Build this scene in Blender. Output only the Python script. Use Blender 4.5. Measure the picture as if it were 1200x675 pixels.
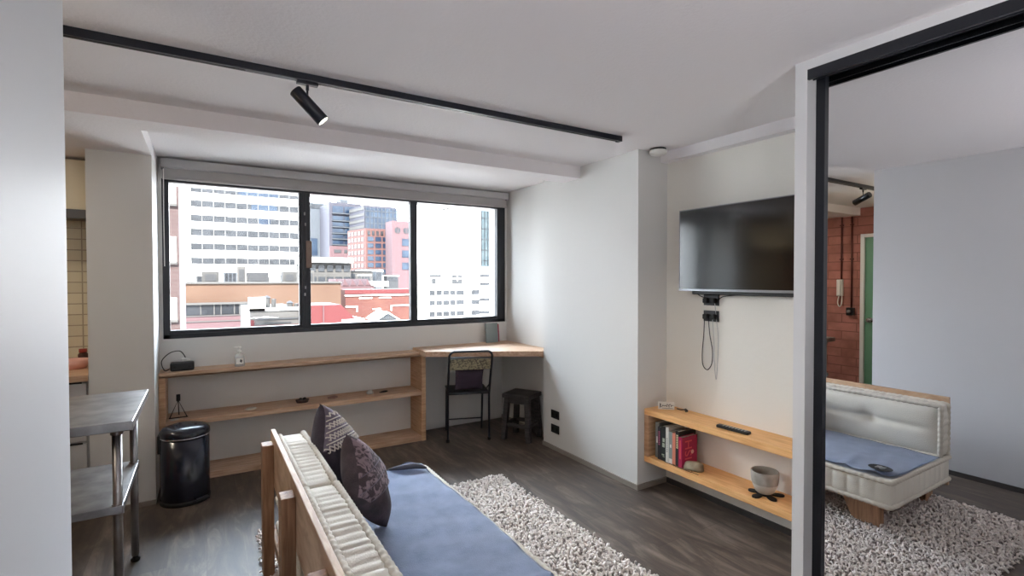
import bpy, bmesh, math, random
import numpy as np
from mathutils import Vector, Matrix, Euler
random.seed(7); np.random.seed(7)
S = bpy.context.scene
COL = S.collection
PI = math.pi
for o in list(bpy.data.objects): bpy.data.objects.remove(o)

# ------------------------------------------------------------------ camera, sky, sun, exposure
cam_d = bpy.data.cameras.new('camera'); cam = bpy.data.objects.new('camera', cam_d); COL.objects.link(cam)
cam_d.sensor_fit = 'HORIZONTAL'; cam_d.sensor_width = 36.0
cam_d.lens = 590.0 / 1200.0 * 36.0
cam_d.clip_start = 0.02; cam_d.clip_end = 900
YAW, PITCH, ROLL = math.radians(31.5), math.radians(-1.0), math.radians(0.08)
cam.location = (0, 0, 1.5)
cam.rotation_euler = (Matrix.Rotation(-YAW, 4, 'Z') @ Matrix.Rotation(PI / 2 + PITCH, 4, 'X') @ Matrix.Rotation(-ROLL, 4, 'Z')).to_euler()
S.camera = cam

SKY, HAZE = 3.8, 18.0
FILL_K, FILL_B, FILL_U = 8.0, 0.6, 17.0  # strengths of the added fill lights: passage globe, rear globe, uplighter
w = bpy.data.worlds.new('world'); S.world = w; w.use_nodes = True
nt = w.node_tree; nt.nodes.clear()
wo = nt.nodes.new('ShaderNodeOutputWorld'); wb = nt.nodes.new('ShaderNodeBackground')
tc = nt.nodes.new('ShaderNodeTexCoord'); sx = nt.nodes.new('ShaderNodeSeparateXYZ'); cr = nt.nodes.new('ShaderNodeValToRGB')
nt.links.new(tc.outputs['Generated'], sx.inputs[0]); nt.links.new(sx.outputs['Z'], cr.inputs[0])
# bright hazy sky: blue-white overhead, a glowing bank of haze high in front of the window
cr.color_ramp.elements[0].position = 0.0; cr.color_ramp.elements[0].color = (0.92, 0.95, 1.0, 1)
cr.color_ramp.elements[1].position = 0.9; cr.color_ramp.elements[1].color = (0.66, 0.82, 1.0, 1)
dn = nt.nodes.new('ShaderNodeVectorMath'); dn.operation = 'DOT_PRODUCT'; hz = Vector((0.15, 1.0, 0.64)).normalized()
dn.inputs[1].default_value = tuple(hz); nt.links.new(tc.outputs['Generated'], dn.inputs[0])
mr = nt.nodes.new('ShaderNodeMapRange'); mr.interpolation_type = 'SMOOTHSTEP'; nt.links.new(dn.outputs['Value'], mr.inputs[0])
mr.inputs['From Min'].default_value = 0.45; mr.inputs['From Max'].default_value = 1.0
mr.inputs['To Min'].default_value = SKY; mr.inputs['To Max'].default_value = HAZE
nt.links.new(cr.outputs[0], wb.inputs['Color']); nt.links.new(mr.outputs[0], wb.inputs['Strength'])
nt.links.new(wb.outputs[0], wo.inputs[0])

# the sun stands behind this building and lights the facades across the street
sd = bpy.data.lights.new('sun_light', 'SUN'); sun = bpy.data.objects.new('sun_light', sd); COL.objects.link(sun)
sd.energy = 15.0; sd.angle = math.radians(3); sd.color = (1.0, 0.95, 0.89)
sun.rotation_euler = (-Vector((-0.35, -1.0, 0.75))).to_track_quat('-Z', 'Y').to_euler()

S.view_settings.view_transform = 'Standard'; S.view_settings.look = 'None'
S.view_settings.exposure = 1.0; S.view_settings.gamma = 1.0; S.view_settings.use_curve_mapping = False
S.cycles.max_bounces = 14; S.cycles.diffuse_bounces = 10; S.cycles.glossy_bounces = 6; S.cycles.transparent_max_bounces = 16
S.cycles.caustics_reflective = False; S.cycles.caustics_refractive = False
S.cycles.sample_clamp_indirect = 6.0

# ------------------------------------------------------------------ materials
def srgb(*c):
    if len(c) == 1: c = c * 3
    return tuple(((x / 255) / 12.92 if x / 255 <= 0.04045 else ((x / 255 + 0.055) / 1.055) ** 2.4) for x in c) + (1,)

def mat(name, col, rough=0.6, metal=0.0, spec=0.5, col2=None, scale=8.0, stretch=(1, 1, 1), bump=0.0, bscale=40.0,
        mixlo=0.35, mixhi=0.65, detail=4.0, sheen=0.0, coat=0.0, distort=0.0):
    m = bpy.data.materials.new(name); m.use_nodes = True
    n = m.node_tree; b = n.nodes['Principled BSDF']
    b.inputs['Base Color'].default_value = col; b.inputs['Roughness'].default_value = rough
    b.inputs['Metallic'].default_value = metal; b.inputs['Specular IOR Level'].default_value = spec
    b.inputs['Sheen Weight'].default_value = sheen; b.inputs['Coat Weight'].default_value = coat
    t = n.nodes.new('ShaderNodeTexCoord'); mp = n.nodes.new('ShaderNodeMapping'); mp.inputs['Scale'].default_value = stretch
    n.links.new(t.outputs['Object'], mp.inputs[0])
    if col2 is not None:
        no = n.nodes.new('ShaderNodeTexNoise'); no.inputs['Scale'].default_value = scale; no.inputs['Detail'].default_value = detail
        no.inputs['Distortion'].default_value = distort
        r = n.nodes.new('ShaderNodeValToRGB'); r.color_ramp.elements[0].position = mixlo; r.color_ramp.elements[1].position = mixhi
        r.color_ramp.elements[0].color = col; r.color_ramp.elements[1].color = col2
        n.links.new(mp.outputs[0], no.inputs['Vector']); n.links.new(no.outputs['Fac'], r.inputs[0]); n.links.new(r.outputs[0], b.inputs['Base Color'])
    if bump:
        nb = n.nodes.new('ShaderNodeTexNoise'); nb.inputs['Scale'].default_value = bscale; nb.inputs['Detail'].default_value = 3
        bp = n.nodes.new('ShaderNodeBump'); bp.inputs['Strength'].default_value = bump; bp.inputs['Distance'].default_value = 0.01
        n.links.new(mp.outputs[0], nb.inputs['Vector']); n.links.new(nb.outputs['Fac'], bp.inputs['Height']); n.links.new(bp.outputs[0], b.inputs['Normal'])
    return m

def brick_mat(name, c1, c2, mortar, bw, bh, msize=0.012, rough=0.85, axis='XZ', offset=0.5, bump=0.6, varc=None, bias=0.0):
    m = bpy.data.materials.new(name); m.use_nodes = True
    n = m.node_tree; b = n.nodes['Principled BSDF']; b.inputs['Roughness'].default_value = rough
    t = n.nodes.new('ShaderNodeTexCoord'); s = n.nodes.new('ShaderNodeSeparateXYZ'); c = n.nodes.new('ShaderNodeCombineXYZ')
    n.links.new(t.outputs['Object'], s.inputs[0])
    n.links.new(s.outputs[axis[0]], c.inputs['X']); n.links.new(s.outputs[axis[1]], c.inputs['Y'])
    k = n.nodes.new('ShaderNodeTexBrick'); k.offset = offset
    k.inputs['Color1'].default_value = c1; k.inputs['Color2'].default_value = c2; k.inputs['Mortar'].default_value = mortar
    k.inputs['Scale'].default_value = 1.0; k.inputs['Brick Width'].default_value = bw; k.inputs['Row Height'].default_value = bh
    k.inputs['Mortar Size'].default_value = msize; k.inputs['Bias'].default_value = bias
    n.links.new(c.outputs[0], k.inputs['Vector'])
    out = k.outputs['Color']
    if varc is not None:
        no = n.nodes.new('ShaderNodeTexNoise'); no.inputs['Scale'].default_value = varc[1]; no.inputs['Detail'].default_value = 5
        mp2 = n.nodes.new('ShaderNodeMapping'); mp2.inputs['Scale'].default_value = varc[2] if len(varc) > 2 else (1, 1, 1)
        n.links.new(t.outputs['Object'], mp2.inputs[0]); n.links.new(mp2.outputs[0], no.inputs['Vector'])
        r = n.nodes.new('ShaderNodeValToRGB'); r.color_ramp.elements[0].position = 0.38; r.color_ramp.elements[1].position = 0.68
        r.color_ramp.elements[0].color = (0, 0, 0, 1); r.color_ramp.elements[1].color = (1, 1, 1, 1)
        mx = n.nodes.new('ShaderNodeMixRGB'); n.links.new(no.outputs['Fac'], r.inputs[0]); n.links.new(r.outputs[0], mx.inputs['Fac'])
        n.links.new(out, mx.inputs['Color1']); mx.inputs['Color2'].default_value = varc[0]; out = mx.outputs[0]
    n.links.new(out, b.inputs['Base Color'])
    if bump:
        bp = n.nodes.new('ShaderNodeBump'); bp.inputs['Strength'].default_value = bump; bp.inputs['Distance'].default_value = 0.004; bp.invert = True
        n.links.new(k.outputs['Fac'], bp.inputs['Height']); n.links.new(bp.outputs[0], b.inputs['Normal'])
    return m, b

M = {}
M['wall'] = mat('wall_paint', srgb(214, 213, 210), 0.55, spec=0.35, bump=0.12, bscale=14)
M['wall_left'] = mat('wall_paint_glossy', srgb(196, 195, 198), 0.5, spec=0.45, bump=0.06, bscale=6)
M['ceiling'] = mat('ceiling_paint', srgb(232, 228, 229), 0.85, bump=0.2, bscale=60)
M['cream'] = mat('alcove_paint', srgb(238, 235, 227), 0.8, bump=0.1, bscale=30)
M['grey_trim'] = mat('painted_post', srgb(228, 228, 228), 0.45)
M['skirting'] = mat('skirting_paint', srgb(140, 132, 124), 0.5)
M['dark_skirting'] = mat('dark_skirting', srgb(62, 58, 56), 0.5)
M['black_metal'] = mat('black_metal', srgb(28, 31, 38), 0.4, metal=0.0, spec=0.5)
M['track_metal'] = mat('track_metal', srgb(26, 30, 40), 0.35)
M['oak'] = mat('oak_edge', srgb(206, 168, 132), 0.5, col2=srgb(180, 140, 104), scale=5, stretch=(1, 1, 14), detail=5)
M['oak_x'] = mat('oak_along_x', srgb(208, 176, 148), 0.5, col2=srgb(180, 144, 114), scale=6, stretch=(1, 12, 12), detail=6, distort=0.3)
M['oak_y'] = mat('oak_along_y', srgb(246, 194, 132), 0.5, col2=srgb(224, 168, 106), scale=6, stretch=(12, 1, 12), detail=6, distort=0.3)
M['sofa_wood'] = mat('sofa_wood', srgb(206, 176, 146), 0.6, col2=srgb(170, 134, 104), scale=5, stretch=(10, 1.2, 3), detail=6, distort=0.5)
M['sofa_wood_z'] = mat('sofa_post_wood', srgb(176, 136, 104), 0.6, col2=srgb(136, 100, 74), scale=5, stretch=(12, 12, 1), detail=6, distort=0.4)
M['steel'] = mat('brushed_steel', srgb(168, 166, 166), 0.36, metal=1.0, col2=srgb(132, 130, 130), scale=9, stretch=(1, 1, 1), detail=7, bump=0.03, bscale=60)
M['chrome'] = mat('chrome', srgb(200, 200, 205), 0.14, metal=1.0)
M['mirror'] = mat('mirror_glass', (0.90, 0.915, 0.93, 1), 0.0, metal=1.0)
M['bin'] = mat('bin_enamel', srgb(22, 27, 42), 0.22, spec=0.6)
M['plastic'] = mat('black_plastic', srgb(24, 24, 26), 0.4)
M['rubber'] = mat('black_rubber', srgb(18, 18, 18), 0.7)
M['white_plastic'] = mat('white_plastic', srgb(232, 230, 224), 0.4)
M['screen'] = mat('tv_screen', srgb(10, 12, 14), 0.11, spec=1.0)
M['tv_bezel'] = mat('tv_bezel', srgb(150, 152, 156), 0.3, metal=0.9)
M['cushion'] = mat('cream_canvas', srgb(218, 212, 200), 0.9, bump=0.15, bscale=180, sheen=0.15)
M['piping'] = mat('canvas_piping', srgb(206, 199, 186), 0.9)
M['blanket'] = mat('blue_grey_felt', srgb(140, 156, 188), 0.9, col2=srgb(166, 180, 208), scale=14, bump=0.3, bscale=220, sheen=0.6, mixlo=0.3, mixhi=0.7)
M['blanket_dark'] = mat('felt_emblem', srgb(26, 28, 34), 0.8)
M['pile'] = mat('rug_yarn', srgb(240, 232, 226), 0.95, col2=srgb(222, 212, 206), scale=30)
M['rug_base'] = mat('rug_backing', srgb(150, 141, 136), 0.95)
M['plum'] = mat('plum_cotton', srgb(50, 44, 54), 0.9, bump=0.3, bscale=150, col2=srgb(66, 58, 68), scale=25)
M['mauve'] = mat('mauve_print', srgb(74, 62, 66), 0.9, col2=srgb(146, 126, 132), scale=26, detail=2, mixlo=0.46, mixhi=0.56, bump=0.3, bscale=120, distort=1.5)
M['lilac'] = mat('lilac_cotton', srgb(134, 124, 136), 0.9, col2=srgb(108, 98, 112), scale=18)
M['cord_cream'] = mat('cream_cord', srgb(222, 214, 204), 0.9)
M['dark_wood'] = mat('dark_stool_wood', srgb(44, 41, 42), 0.55, col2=srgb(70, 66, 66), scale=9, stretch=(1, 1, 6), bump=0.3, bscale=25)
M['purple'] = mat('purple_cushion', srgb(60, 48, 62), 0.9, bump=0.2, bscale=90)
M['cane'] = mat('woven_cane', srgb(166, 154, 124), 0.7, col2=srgb(98, 90, 74), scale=60, detail=2, mixlo=0.45, mixhi=0.58)
M['stone'] = mat('sandstone', srgb(176, 166, 142), 0.9, col2=srgb(134, 124, 104), scale=14, bump=0.6, bscale=18)
M['concrete'] = mat('concrete_pot', srgb(168, 164, 156), 0.85, col2=srgb(132, 128, 120), scale=9, bump=0.3, bscale=40)
M['concrete_pale'] = mat('concrete_pale', srgb(196, 192, 184), 0.85, bump=0.3, bscale=40)
M['green'] = mat('green_door_paint', srgb(108, 158, 130), 0.45)
M['cab'] = mat('cabinet_cream', srgb(226, 218, 196), 0.6)
M['cab_grey'] = mat('cabinet_grey', srgb(190, 190, 190), 0.5)
M['pink'] = mat('pink_ceramic', srgb(228, 178, 168), 0.5)
M['brown'] = mat('brown_tape', srgb(122, 104, 92), 0.7)
M['blind'] = mat('blind_fabric', srgb(168, 164, 162), 0.8)
M['blind_box'] = mat('blind_cassette', srgb(176, 174, 174), 0.6)
M['conduit'] = mat('brown_conduit', srgb(88, 40, 34), 0.5)
M['lens'] = mat('lamp_lens', srgb(240, 236, 225), 0.3)
M['lens'].node_tree.nodes['Principled BSDF'].inputs['Emission Color'].default_value = (1, 0.93, 0.8, 1)
M['lens'].node_tree.nodes['Principled BSDF'].inputs['Emission Strength'].default_value = 1.5
M['panel_leaf'] = mat('twig_brown', srgb(110, 78, 46), 0.8)

def glass(name, tint=(1, 1, 1, 1), rough=0.0, mixf=0.06):
    m = bpy.data.materials.new(name); m.use_nodes = True; n = m.node_tree; n.nodes.clear()
    o = n.nodes.new('ShaderNodeOutputMaterial'); mx = n.nodes.new('ShaderNodeMixShader'); t = n.nodes.new('ShaderNodeBsdfTransparent'); g = n.nodes.new('ShaderNodeBsdfGlossy')
    f = n.nodes.new('ShaderNodeFresnel'); f.inputs['IOR'].default_value = 1.25
    t.inputs['Color'].default_value = tint; g.inputs['Roughness'].default_value = rough
    n.links.new(f.outputs[0], mx.inputs[0]); n.links.new(t.outputs[0], mx.inputs[1]); n.links.new(g.outputs[0], mx.inputs[2]); n.links.new(mx.outputs[0], o.inputs[0])
    return m
M['pane'] = glass('window_glass', (0.97, 0.98, 0.98, 1))
M['bottle'] = mat('clear_plastic', srgb(225, 230, 230), 0.2); M['bottle'].node_tree.nodes['Principled BSDF'].inputs['Alpha'].default_value = 0.42

# plank floor: boards run along Y
def floor_mat():
    m = bpy.data.materials.new('dark_plank_floor'); m.use_nodes = True; n = m.node_tree; b = n.nodes['Principled BSDF']
    t = n.nodes.new('ShaderNodeTexCoord'); s = n.nodes.new('ShaderNodeSeparateXYZ'); c = n.nodes.new('ShaderNodeCombineXYZ')
    n.links.new(t.outputs['Object'], s.inputs[0]); n.links.new(s.outputs['Y'], c.inputs['X']); n.links.new(s.outputs['X'], c.inputs['Y'])
    k = n.nodes.new('ShaderNodeTexBrick'); k.offset = 0.37; k.inputs['Scale'].default_value = 1
    k.inputs['Brick Width'].default_value = 1.2; k.inputs['Row Height'].default_value = 0.18; k.inputs['Mortar Size'].default_value = 0.0015
    k.inputs['Color1'].default_value = (0.25, 0.25, 0.25, 1); k.inputs['Color2'].default_value = (0.75, 0.75, 0.75, 1); k.inputs['Mortar'].default_value = (0, 0, 0, 1)
    n.links.new(c.outputs[0], k.inputs['Vector'])
    mp = n.nodes.new('ShaderNodeMapping'); mp.inputs['Scale'].default_value = (5.5, 1.1, 1); n.links.new(t.outputs['Object'], mp.inputs[0])
    n1 = n.nodes.new('ShaderNodeTexNoise'); n1.inputs['Scale'].default_value = 2.2; n1.inputs['Detail'].default_value = 8; n1.inputs['Distortion'].default_value = 0.8
    n1.inputs['Roughness'].default_value = 0.65
    n.links.new(mp.outputs[0], n1.inputs['Vector'])
    a = n.nodes.new('ShaderNodeMath'); a.operation = 'MULTIPLY_ADD'; n.links.new(k.outputs['Color'], a.inputs[0]); a.inputs[1].default_value = 0.20; n.links.new(n1.outputs['Fac'], a.inputs[2])
    r = n.nodes.new('ShaderNodeValToRGB'); e = r.color_ramp.elements
    e[0].position = 0.38; e[0].color = srgb(52, 45, 41); e[1].position = 0.88; e[1].color = srgb(136, 122, 111)
    e2 = r.color_ramp.elements.new(0.6); e2.color = srgb(84, 73, 65)
    n.links.new(a.outputs[0], r.inputs[0]); n.links.new(r.outputs[0], b.inputs['Base Color'])
    rr = n.nodes.new('ShaderNodeMapRange'); rr.inputs['To Min'].default_value = 0.36; rr.inputs['To Max'].default_value = 0.6
    n.links.new(n1.outputs['Fac'], rr.inputs[0]); n.links.new(rr.outputs[0], b.inputs['Roughness'])
    bp = n.nodes.new('ShaderNodeBump'); bp.inputs['Strength'].default_value = 0.15; bp.inputs['Distance'].default_value = 0.002
    n.links.new(n1.outputs['Fac'], bp.inputs['Height']); n.links.new(bp.outputs[0], b.inputs['Normal'])
    return m
M['floor'] = floor_mat()
M['red_brick'], _ = brick_mat('red_brick', srgb(176, 114, 104), srgb(194, 132, 120), srgb(132, 88, 80), 0.36, 0.115, 0.006, axis='YZ', varc=(srgb(150, 100, 88), 5.0))
M['tiles'], _b = brick_mat('cream_tiles', srgb(214, 208, 186), srgb(204, 198, 176), srgb(166, 158, 142), 0.15, 0.078, 0.004, axis='XZ', offset=0.0, rough=0.2)

# ------------------------------------------------------------------ mesh helpers
def finish(name, bm, m, parent=None, smooth=False, w2l=True):
    if parent is not None and w2l:
        bm.transform(world_of(parent).inverted())
    me = bpy.data.meshes.new(name); bm.to_mesh(me); bm.free()
    if smooth:
        for p in me.polygons: p.use_smooth = True
    o = bpy.data.objects.new(name, me); COL.objects.link(o)
    for x in (m if isinstance(m, (list, tuple)) else [m]):
        me.materials.append(M[x] if isinstance(x, str) else x)
    if parent is not None: o.parent = parent
    return o

def world_of(o):
    mt = Matrix.LocRotScale(o.location, o.rotation_euler, o.scale)
    return world_of(o.parent) @ mt if o.parent else mt

def tag(o, label=None, cat=None, group=None, kind=None):
    if label: o['label'] = label
    if cat: o['category'] = cat
    if group: o['group'] = group
    if kind: o['kind'] = kind
    return o

def thing(name, label, cat, loc=(0, 0, 0), rz=0.0, group=None):
    o = bpy.data.objects.new(name, None); COL.objects.link(o); o.empty_display_size = 0.05
    o.location = loc; o.rotation_euler = (0, 0, rz)
    return tag(o, label, cat, group)

def NB(): return bmesh.new()

def box(bm, x0, x1, y0, y1, z0, z1, bev=0.0, seg=2, mi=0):
    r = bmesh.ops.create_cube(bm, size=1.0)
    bmesh.ops.scale(bm, vec=(x1 - x0, y1 - y0, z1 - z0), verts=r['verts'])
    bmesh.ops.translate(bm, vec=((x0 + x1) / 2, (y0 + y1) / 2, (z0 + z1) / 2), verts=r['verts'])
    vs = r['verts']
    if mi:
        for f in set(f for v in vs for f in v.link_faces): f.material_index = mi
    if bev:
        es = list(set(e for v in vs for e in v.link_edges))
        bmesh.ops.bevel(bm, geom=es, offset=bev, segments=seg, affect='EDGES', profile=0.5)
    return vs

def prism(bm, pts, z0, z1, bev=0.0):
    vb = [bm.verts.new((p[0], p[1], z0)) for p in pts]; vt = [bm.verts.new((p[0], p[1], z1)) for p in pts]
    n = len(pts); fs = [bm.faces.new(vb[::-1]), bm.faces.new(vt)]
    for i in range(n): fs.append(bm.faces.new((vb[i], vb[(i + 1) % n], vt[(i + 1) % n], vt[i])))
    bmesh.ops.recalc_face_normals(bm, faces=fs)
    if bev:
        es = list(set(e for f in fs for e in f.edges)); bmesh.ops.bevel(bm, geom=es, offset=bev, segments=2, affect='EDGES', profile=0.5)

def tube(bm, pts, r, n=8, closed=False, caps=True):
    pts = [Vector(p) for p in pts]; k = len(pts); rs = r if isinstance(r, (list, tuple)) else [r] * k
    rings = []; up = Vector((0, 0, 1)); prev = None
    for i, p in enumerate(pts):
        if closed: d = pts[(i + 1) % k] - pts[i - 1]
        else: d = pts[min(i + 1, k - 1)] - pts[max(i - 1, 0)]
        if d.length < 1e-9: d = Vector((0, 0, 1))
        d.normalize()
        if prev is None:
            a = d.cross(up)
            if a.length < 0.1: a = d.cross(Vector((1, 0, 0)))
        else: a = prev - d * prev.dot(d)
        a.normalize(); b = d.cross(a); prev = a
        rings.append([bm.verts.new(p + (a * math.cos(2 * PI * j / n) + b * math.sin(2 * PI * j / n)) * rs[i]) for j in range(n)])
    m = k if closed else k - 1
    for i in range(m):
        A, B = rings[i], rings[(i + 1) % k]
        for j in range(n):
            try: bm.faces.new((A[j], A[(j + 1) % n], B[(j + 1) % n], B[j]))
            except ValueError: pass
    if caps and not closed:
        bm.faces.new(rings[0][::-1]); bm.faces.new(rings[-1])

def smooth_path(pts, n=8):
    P = [Vector(p) for p in pts]; out = []
    for i in range(len(P) - 1):
        p0 = P[max(i - 1, 0)]; p1 = P[i]; p2 = P[i + 1]; p3 = P[min(i + 2, len(P) - 1)]
        for j in range(n):
            t = j / n
            out.append(0.5 * ((2 * p1) + (p2 - p0) * t + (2 * p0 - 5 * p1 + 4 * p2 - p3) * t * t + (3 * p1 - p0 - 3 * p2 + p3) * t ** 3))
    out.append(P[-1]); return out

def lathe(bm, prof, cx, cy, n=32, z0=0.0):
    rings = []
    for r, z in prof:
        if r < 1e-6: rings.append([bm.verts.new((cx, cy, z + z0))])
        else: rings.append([bm.verts.new((cx + r * math.cos(2 * PI * j / n), cy + r * math.sin(2 * PI * j / n), z + z0)) for j in range(n)])
    for A, B in zip(rings, rings[1:]):
        for j in range(n):
            a = [A[j % len(A)], A[(j + 1) % len(A)], B[(j + 1) % len(B)], B[j % len(B)]]
            f = []
            for v in a:
                if v not in f: f.append(v)
            if len(f) > 2:
                try: bm.faces.new(f)
                except ValueError: pass
    bmesh.ops.recalc_face_normals(bm, faces=bm.faces[:])

def text_mesh(body, size, mw, m, name, parent, extrude=0.0006):
    cu = bpy.data.curves.new('text', 'FONT'); cu.body = body; cu.size = size; cu.extrude = extrude; cu.align_x = 'CENTER'; cu.align_y = 'CENTER'
    to = bpy.data.objects.new('text', cu); COL.objects.link(to)
    dg = bpy.context.evaluated_depsgraph_get(); me = bpy.data.meshes.new_from_object(to.evaluated_get(dg))
    bpy.data.objects.remove(to); bm = NB(); bm.from_mesh(me); bm.transform(mw)
    return finish(name, bm, m, parent)

# ------------------------------------------------------------------ room shell
H = 2.415
def struct(name, boxes, m):
    bm = NB()
    for b in boxes: box(bm, *b)
    return tag(finish(name, bm, m), kind='structure')

struct('floor', [(-3.0, 3.3, -1.5, 5.0, -0.2, 0.0)], 'floor')
struct('ceiling', [(-3.0, 3.3, -1.5, 5.0, H, H + 0.25)], 'ceiling')
struct('trim_1', [(-2.95, 2.62, 3.21, 3.43, 2.318, H)], 'ceiling')                       # dropped beam
struct('trim_2', [(-2.95, -0.285, 3.43, 4.85, 2.322, H)], 'ceiling')                     # soffit over the kitchen
struct('wall_right', [(2.62, 3.2, 2.57, 3.73, 0, H)], 'wall')                            # pier
struct('wall_niche', [(2.75, 3.2, 3.73, 4.9, 0, H)], 'wall')
struct('wall_alcove', [(2.915, 3.2, 1.0, 2.57, 0, H)], 'cream')
struct('trim_3', [(2.845, 2.915, 1.2, 2.57, 2.345, H)], 'ceiling')                       # boxed pipe under the ceiling
struct('wall_window', [(-0.6, 3.2, 4.70, 4.95, 0, 0.80), (-0.29, 2.80, 4.60, 4.95, 0.80, 1.05),
                       (-0.29, 2.80, 4.60, 4.95, 2.262, H), (2.735, 3.2, 4.60, 4.95, 1.05, 2.262),
                       (-0.29, -0.262, 4.60, 4.95, 1.05, 2.262)], 'wall')
struct('wall_panel', [(-0.625, -0.285, 4.10, 4.95, 0, 2.322)], 'wall')                   # white stub wall beside the kitchen
struct('wall_left', [(-0.50, -0.36, -1.3, 2.05, 0, H)], 'wall_left')
struct('wall_back', [(-3.0, 3.3, -1.5, -1.3, 0, H)], 'wall')
struct('wall_closet', [(3.0, 3.2, -1.5, 1.0, 0, H)], 'wall')
struct('wall_brick', [(-2.95, -2.75, -1.5, 2.20, 0, H), (-2.95, -2.75, 3.20, 5.0, 0, H), (-2.95, -2.75, 2.20, 3.20, 2.075, H)], 'red_brick')
struct('wall_kitchen', [(-2.95, -0.6, 4.75, 4.95, 0, 2.322)], 'tiles')
# wardrobe front: post, head strip, black track, mirror
struct('trim_4', [(2.168, 2.26, 1.165, 1.215, 0, H), (2.26, 2.915, 1.19, 1.215, 0, H)], 'grey_trim')
struct('trim_5', [(2.168, 2.30, -1.3, 1.165, 2.376, H)], 'grey_trim')
# skirting
struct('baseboard_right', [(2.606, 2.62, 2.556, 3.73, 0, 0.035), (2.62, 2.915, 2.556, 2.57, 0, 0.035)], 'skirting')
struct('baseboard_niche', [(2.738, 2.75, 3.74, 4.69, 0, 0.04)], 'skirting')
struct('baseboard_alcove', [(2.903, 2.915, 1.215, 2.556, 0, 0.035)], 'dark_skirting')
struct('baseboard_left', [(-0.36, -0.348, -1.3, 2.05, 0, 0.035)], 'dark_skirting')
struct('baseboard_panel', [(-0.625, -0.285, 4.088, 4.10, 0, 0.03)], 'skirting')

t = thing('sliding_mirror_door', 'tall mirrored sliding wardrobe door in a thin black frame', 'mirror', (2.25, 0.0, 0.0))
bm = NB(); box(bm, 2.252, 2.256, -1.28, 1.128, 0.03, 2.36); finish('mirror_glass', bm, 'mirror', t)
bm = NB(); box(bm, 2.236, 2.270, 1.128, 1.165, 0.0, 2.37, 0.002); box(bm, 2.236, 2.27, -1.28, 1.128, 0.0, 0.03); finish('door_frame', bm, 'black_metal', t)
t = thing('door_track', 'black header track above the mirrored wardrobe door', 'track', (2.17, 0.0, 2.33))
bm = NB(); box(bm, 2.168, 2.182, -1.28, 1.165, 2.334, 2.376); box(bm, 2.182, 2.234, -1.28, 1.165, 2.362, 2.376); box(bm, 2.21, 2.216, -1.28, 1.165, 2.34, 2.362); finish('fascia', bm, 'black_metal', t)

# ------------------------------------------------------------------ window
t = tag(bpy.data.objects.new('window_1', None), kind='structure'); COL.objects.link(t); t.location = (1.23, 4.64, 1.05)
bm = NB()
X0, X1, Z0, Z1 = -0.262, 2.735, 1.05, 2.262
YA, YB = 4.605, 4.665
box(bm, X0, X1, YA, YB, Z0, Z0 + 0.035, 0.003); box(bm, X0, X1, YA + 0.01, YB, Z0 + 0.035, Z0 + 0.062, 0.002)
box(bm, X0, X1, YA, YB, Z1 - 0.022, Z1, 0.003)
box(bm, X0, X0 + 0.045, YA, YB, Z0, Z1, 0.003); box(bm, X1 - 0.095, X1, YA, YB, Z0, Z1, 0.003)
for a, b in ((0.722, 0.790), (1.690, 1.760)): box(bm, a, b, YA + 0.004, YB, Z0 + 0.03, Z1, 0.003)
box(bm, 0.70, 0.724, YA + 0.02, YB, Z0 + 0.06, Z1); box(bm, 0.756, 0.76, YA, YA + 0.006, Z0 + 0.06, Z1)
finish('window_frame', bm, 'black_metal', t)
for a, b in ((X0 + 0.045, 0.722), (0.79, 1.69), (1.76, X1 - 0.095)):
    bm = NB(); box(bm, a, b, 4.645, 4.649, Z0 + 0.05, Z1 - 0.02); finish('pane', bm, 'pane', t)
bm = NB(); box(bm, 0.752, 0.797, 4.588, 4.606, 1.60, 1.83, 0.003); finish('latch', bm, 'brown', t)
for i, (x, z) in enumerate(((0.738, 2.05), (0.744, 1.96), (0.74, 1.42), (0.736, 1.36))):
    bm = NB(); box(bm, x, x + 0.012, 4.602, 4.61, z, z + 0.025, 0.002); finish('screw_cover', bm, 'steel', t)
t = thing('roller_blind', 'rolled up grey roller blind over the top of the wide window', 'blind', (1.23, 4.55, 2.33))
bm = NB(); box(bm, -0.262, 2.735, 4.515, 4.60, 2.335, 2.40, 0.006); finish('cassette', bm, 'blind_box', t)
bm = NB(); box(bm, -0.255, 2.73, 4.565, 4.57, 2.262, 2.34); box(bm, -0.255, 2.73, 4.556, 4.578, 2.25, 2.268, 0.004); finish('blind_cloth', bm, 'blind', t)
bm = NB(); tube(bm, [(-0.245, 4.55, 2.34), (-0.247, 4.55, 1.95), (-0.245, 4.55, 1.6)], 0.003, 6); finish('pull_cord', bm, 'white_plastic', t)
for xa in (-0.262, 2.713):
    bm = NB(); box(bm, xa, xa + 0.022, 4.52, 4.60, 2.325, 2.40, 0.003); finish('bracket', bm, 'steel', t)

# ------------------------------------------------------------------ long oak shelf unit and corner desk
t = thing('shelf_unit', 'long low open oak shelf unit below the window', 'shelf', (0.73, 4.5, 0))
bm = NB(); box(bm, -0.283, 1.755, 4.40, 4.70, 0.788, 0.800); box(bm, -0.283, 1.700, 4.40, 4.60, 0.788, 0.825, 0.002); finish('top_board', bm, 'oak_x', t)
for z0, z1 in ((0.425, 0.465), (0.0, 0.045)):
    bm = NB(); box(bm, -0.243, 1.715, 4.41, 4.70, z0, z1, 0.002); finish('shelf_board', bm, 'oak_x', t)
for x0, x1 in ((-0.283, -0.243), (1.715, 1.755)):
    bm = NB(); box(bm, x0, x1, 4.40, 4.70, 0.0, 0.788, 0.002); finish('side_panel', bm, 'oak', t)

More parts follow.
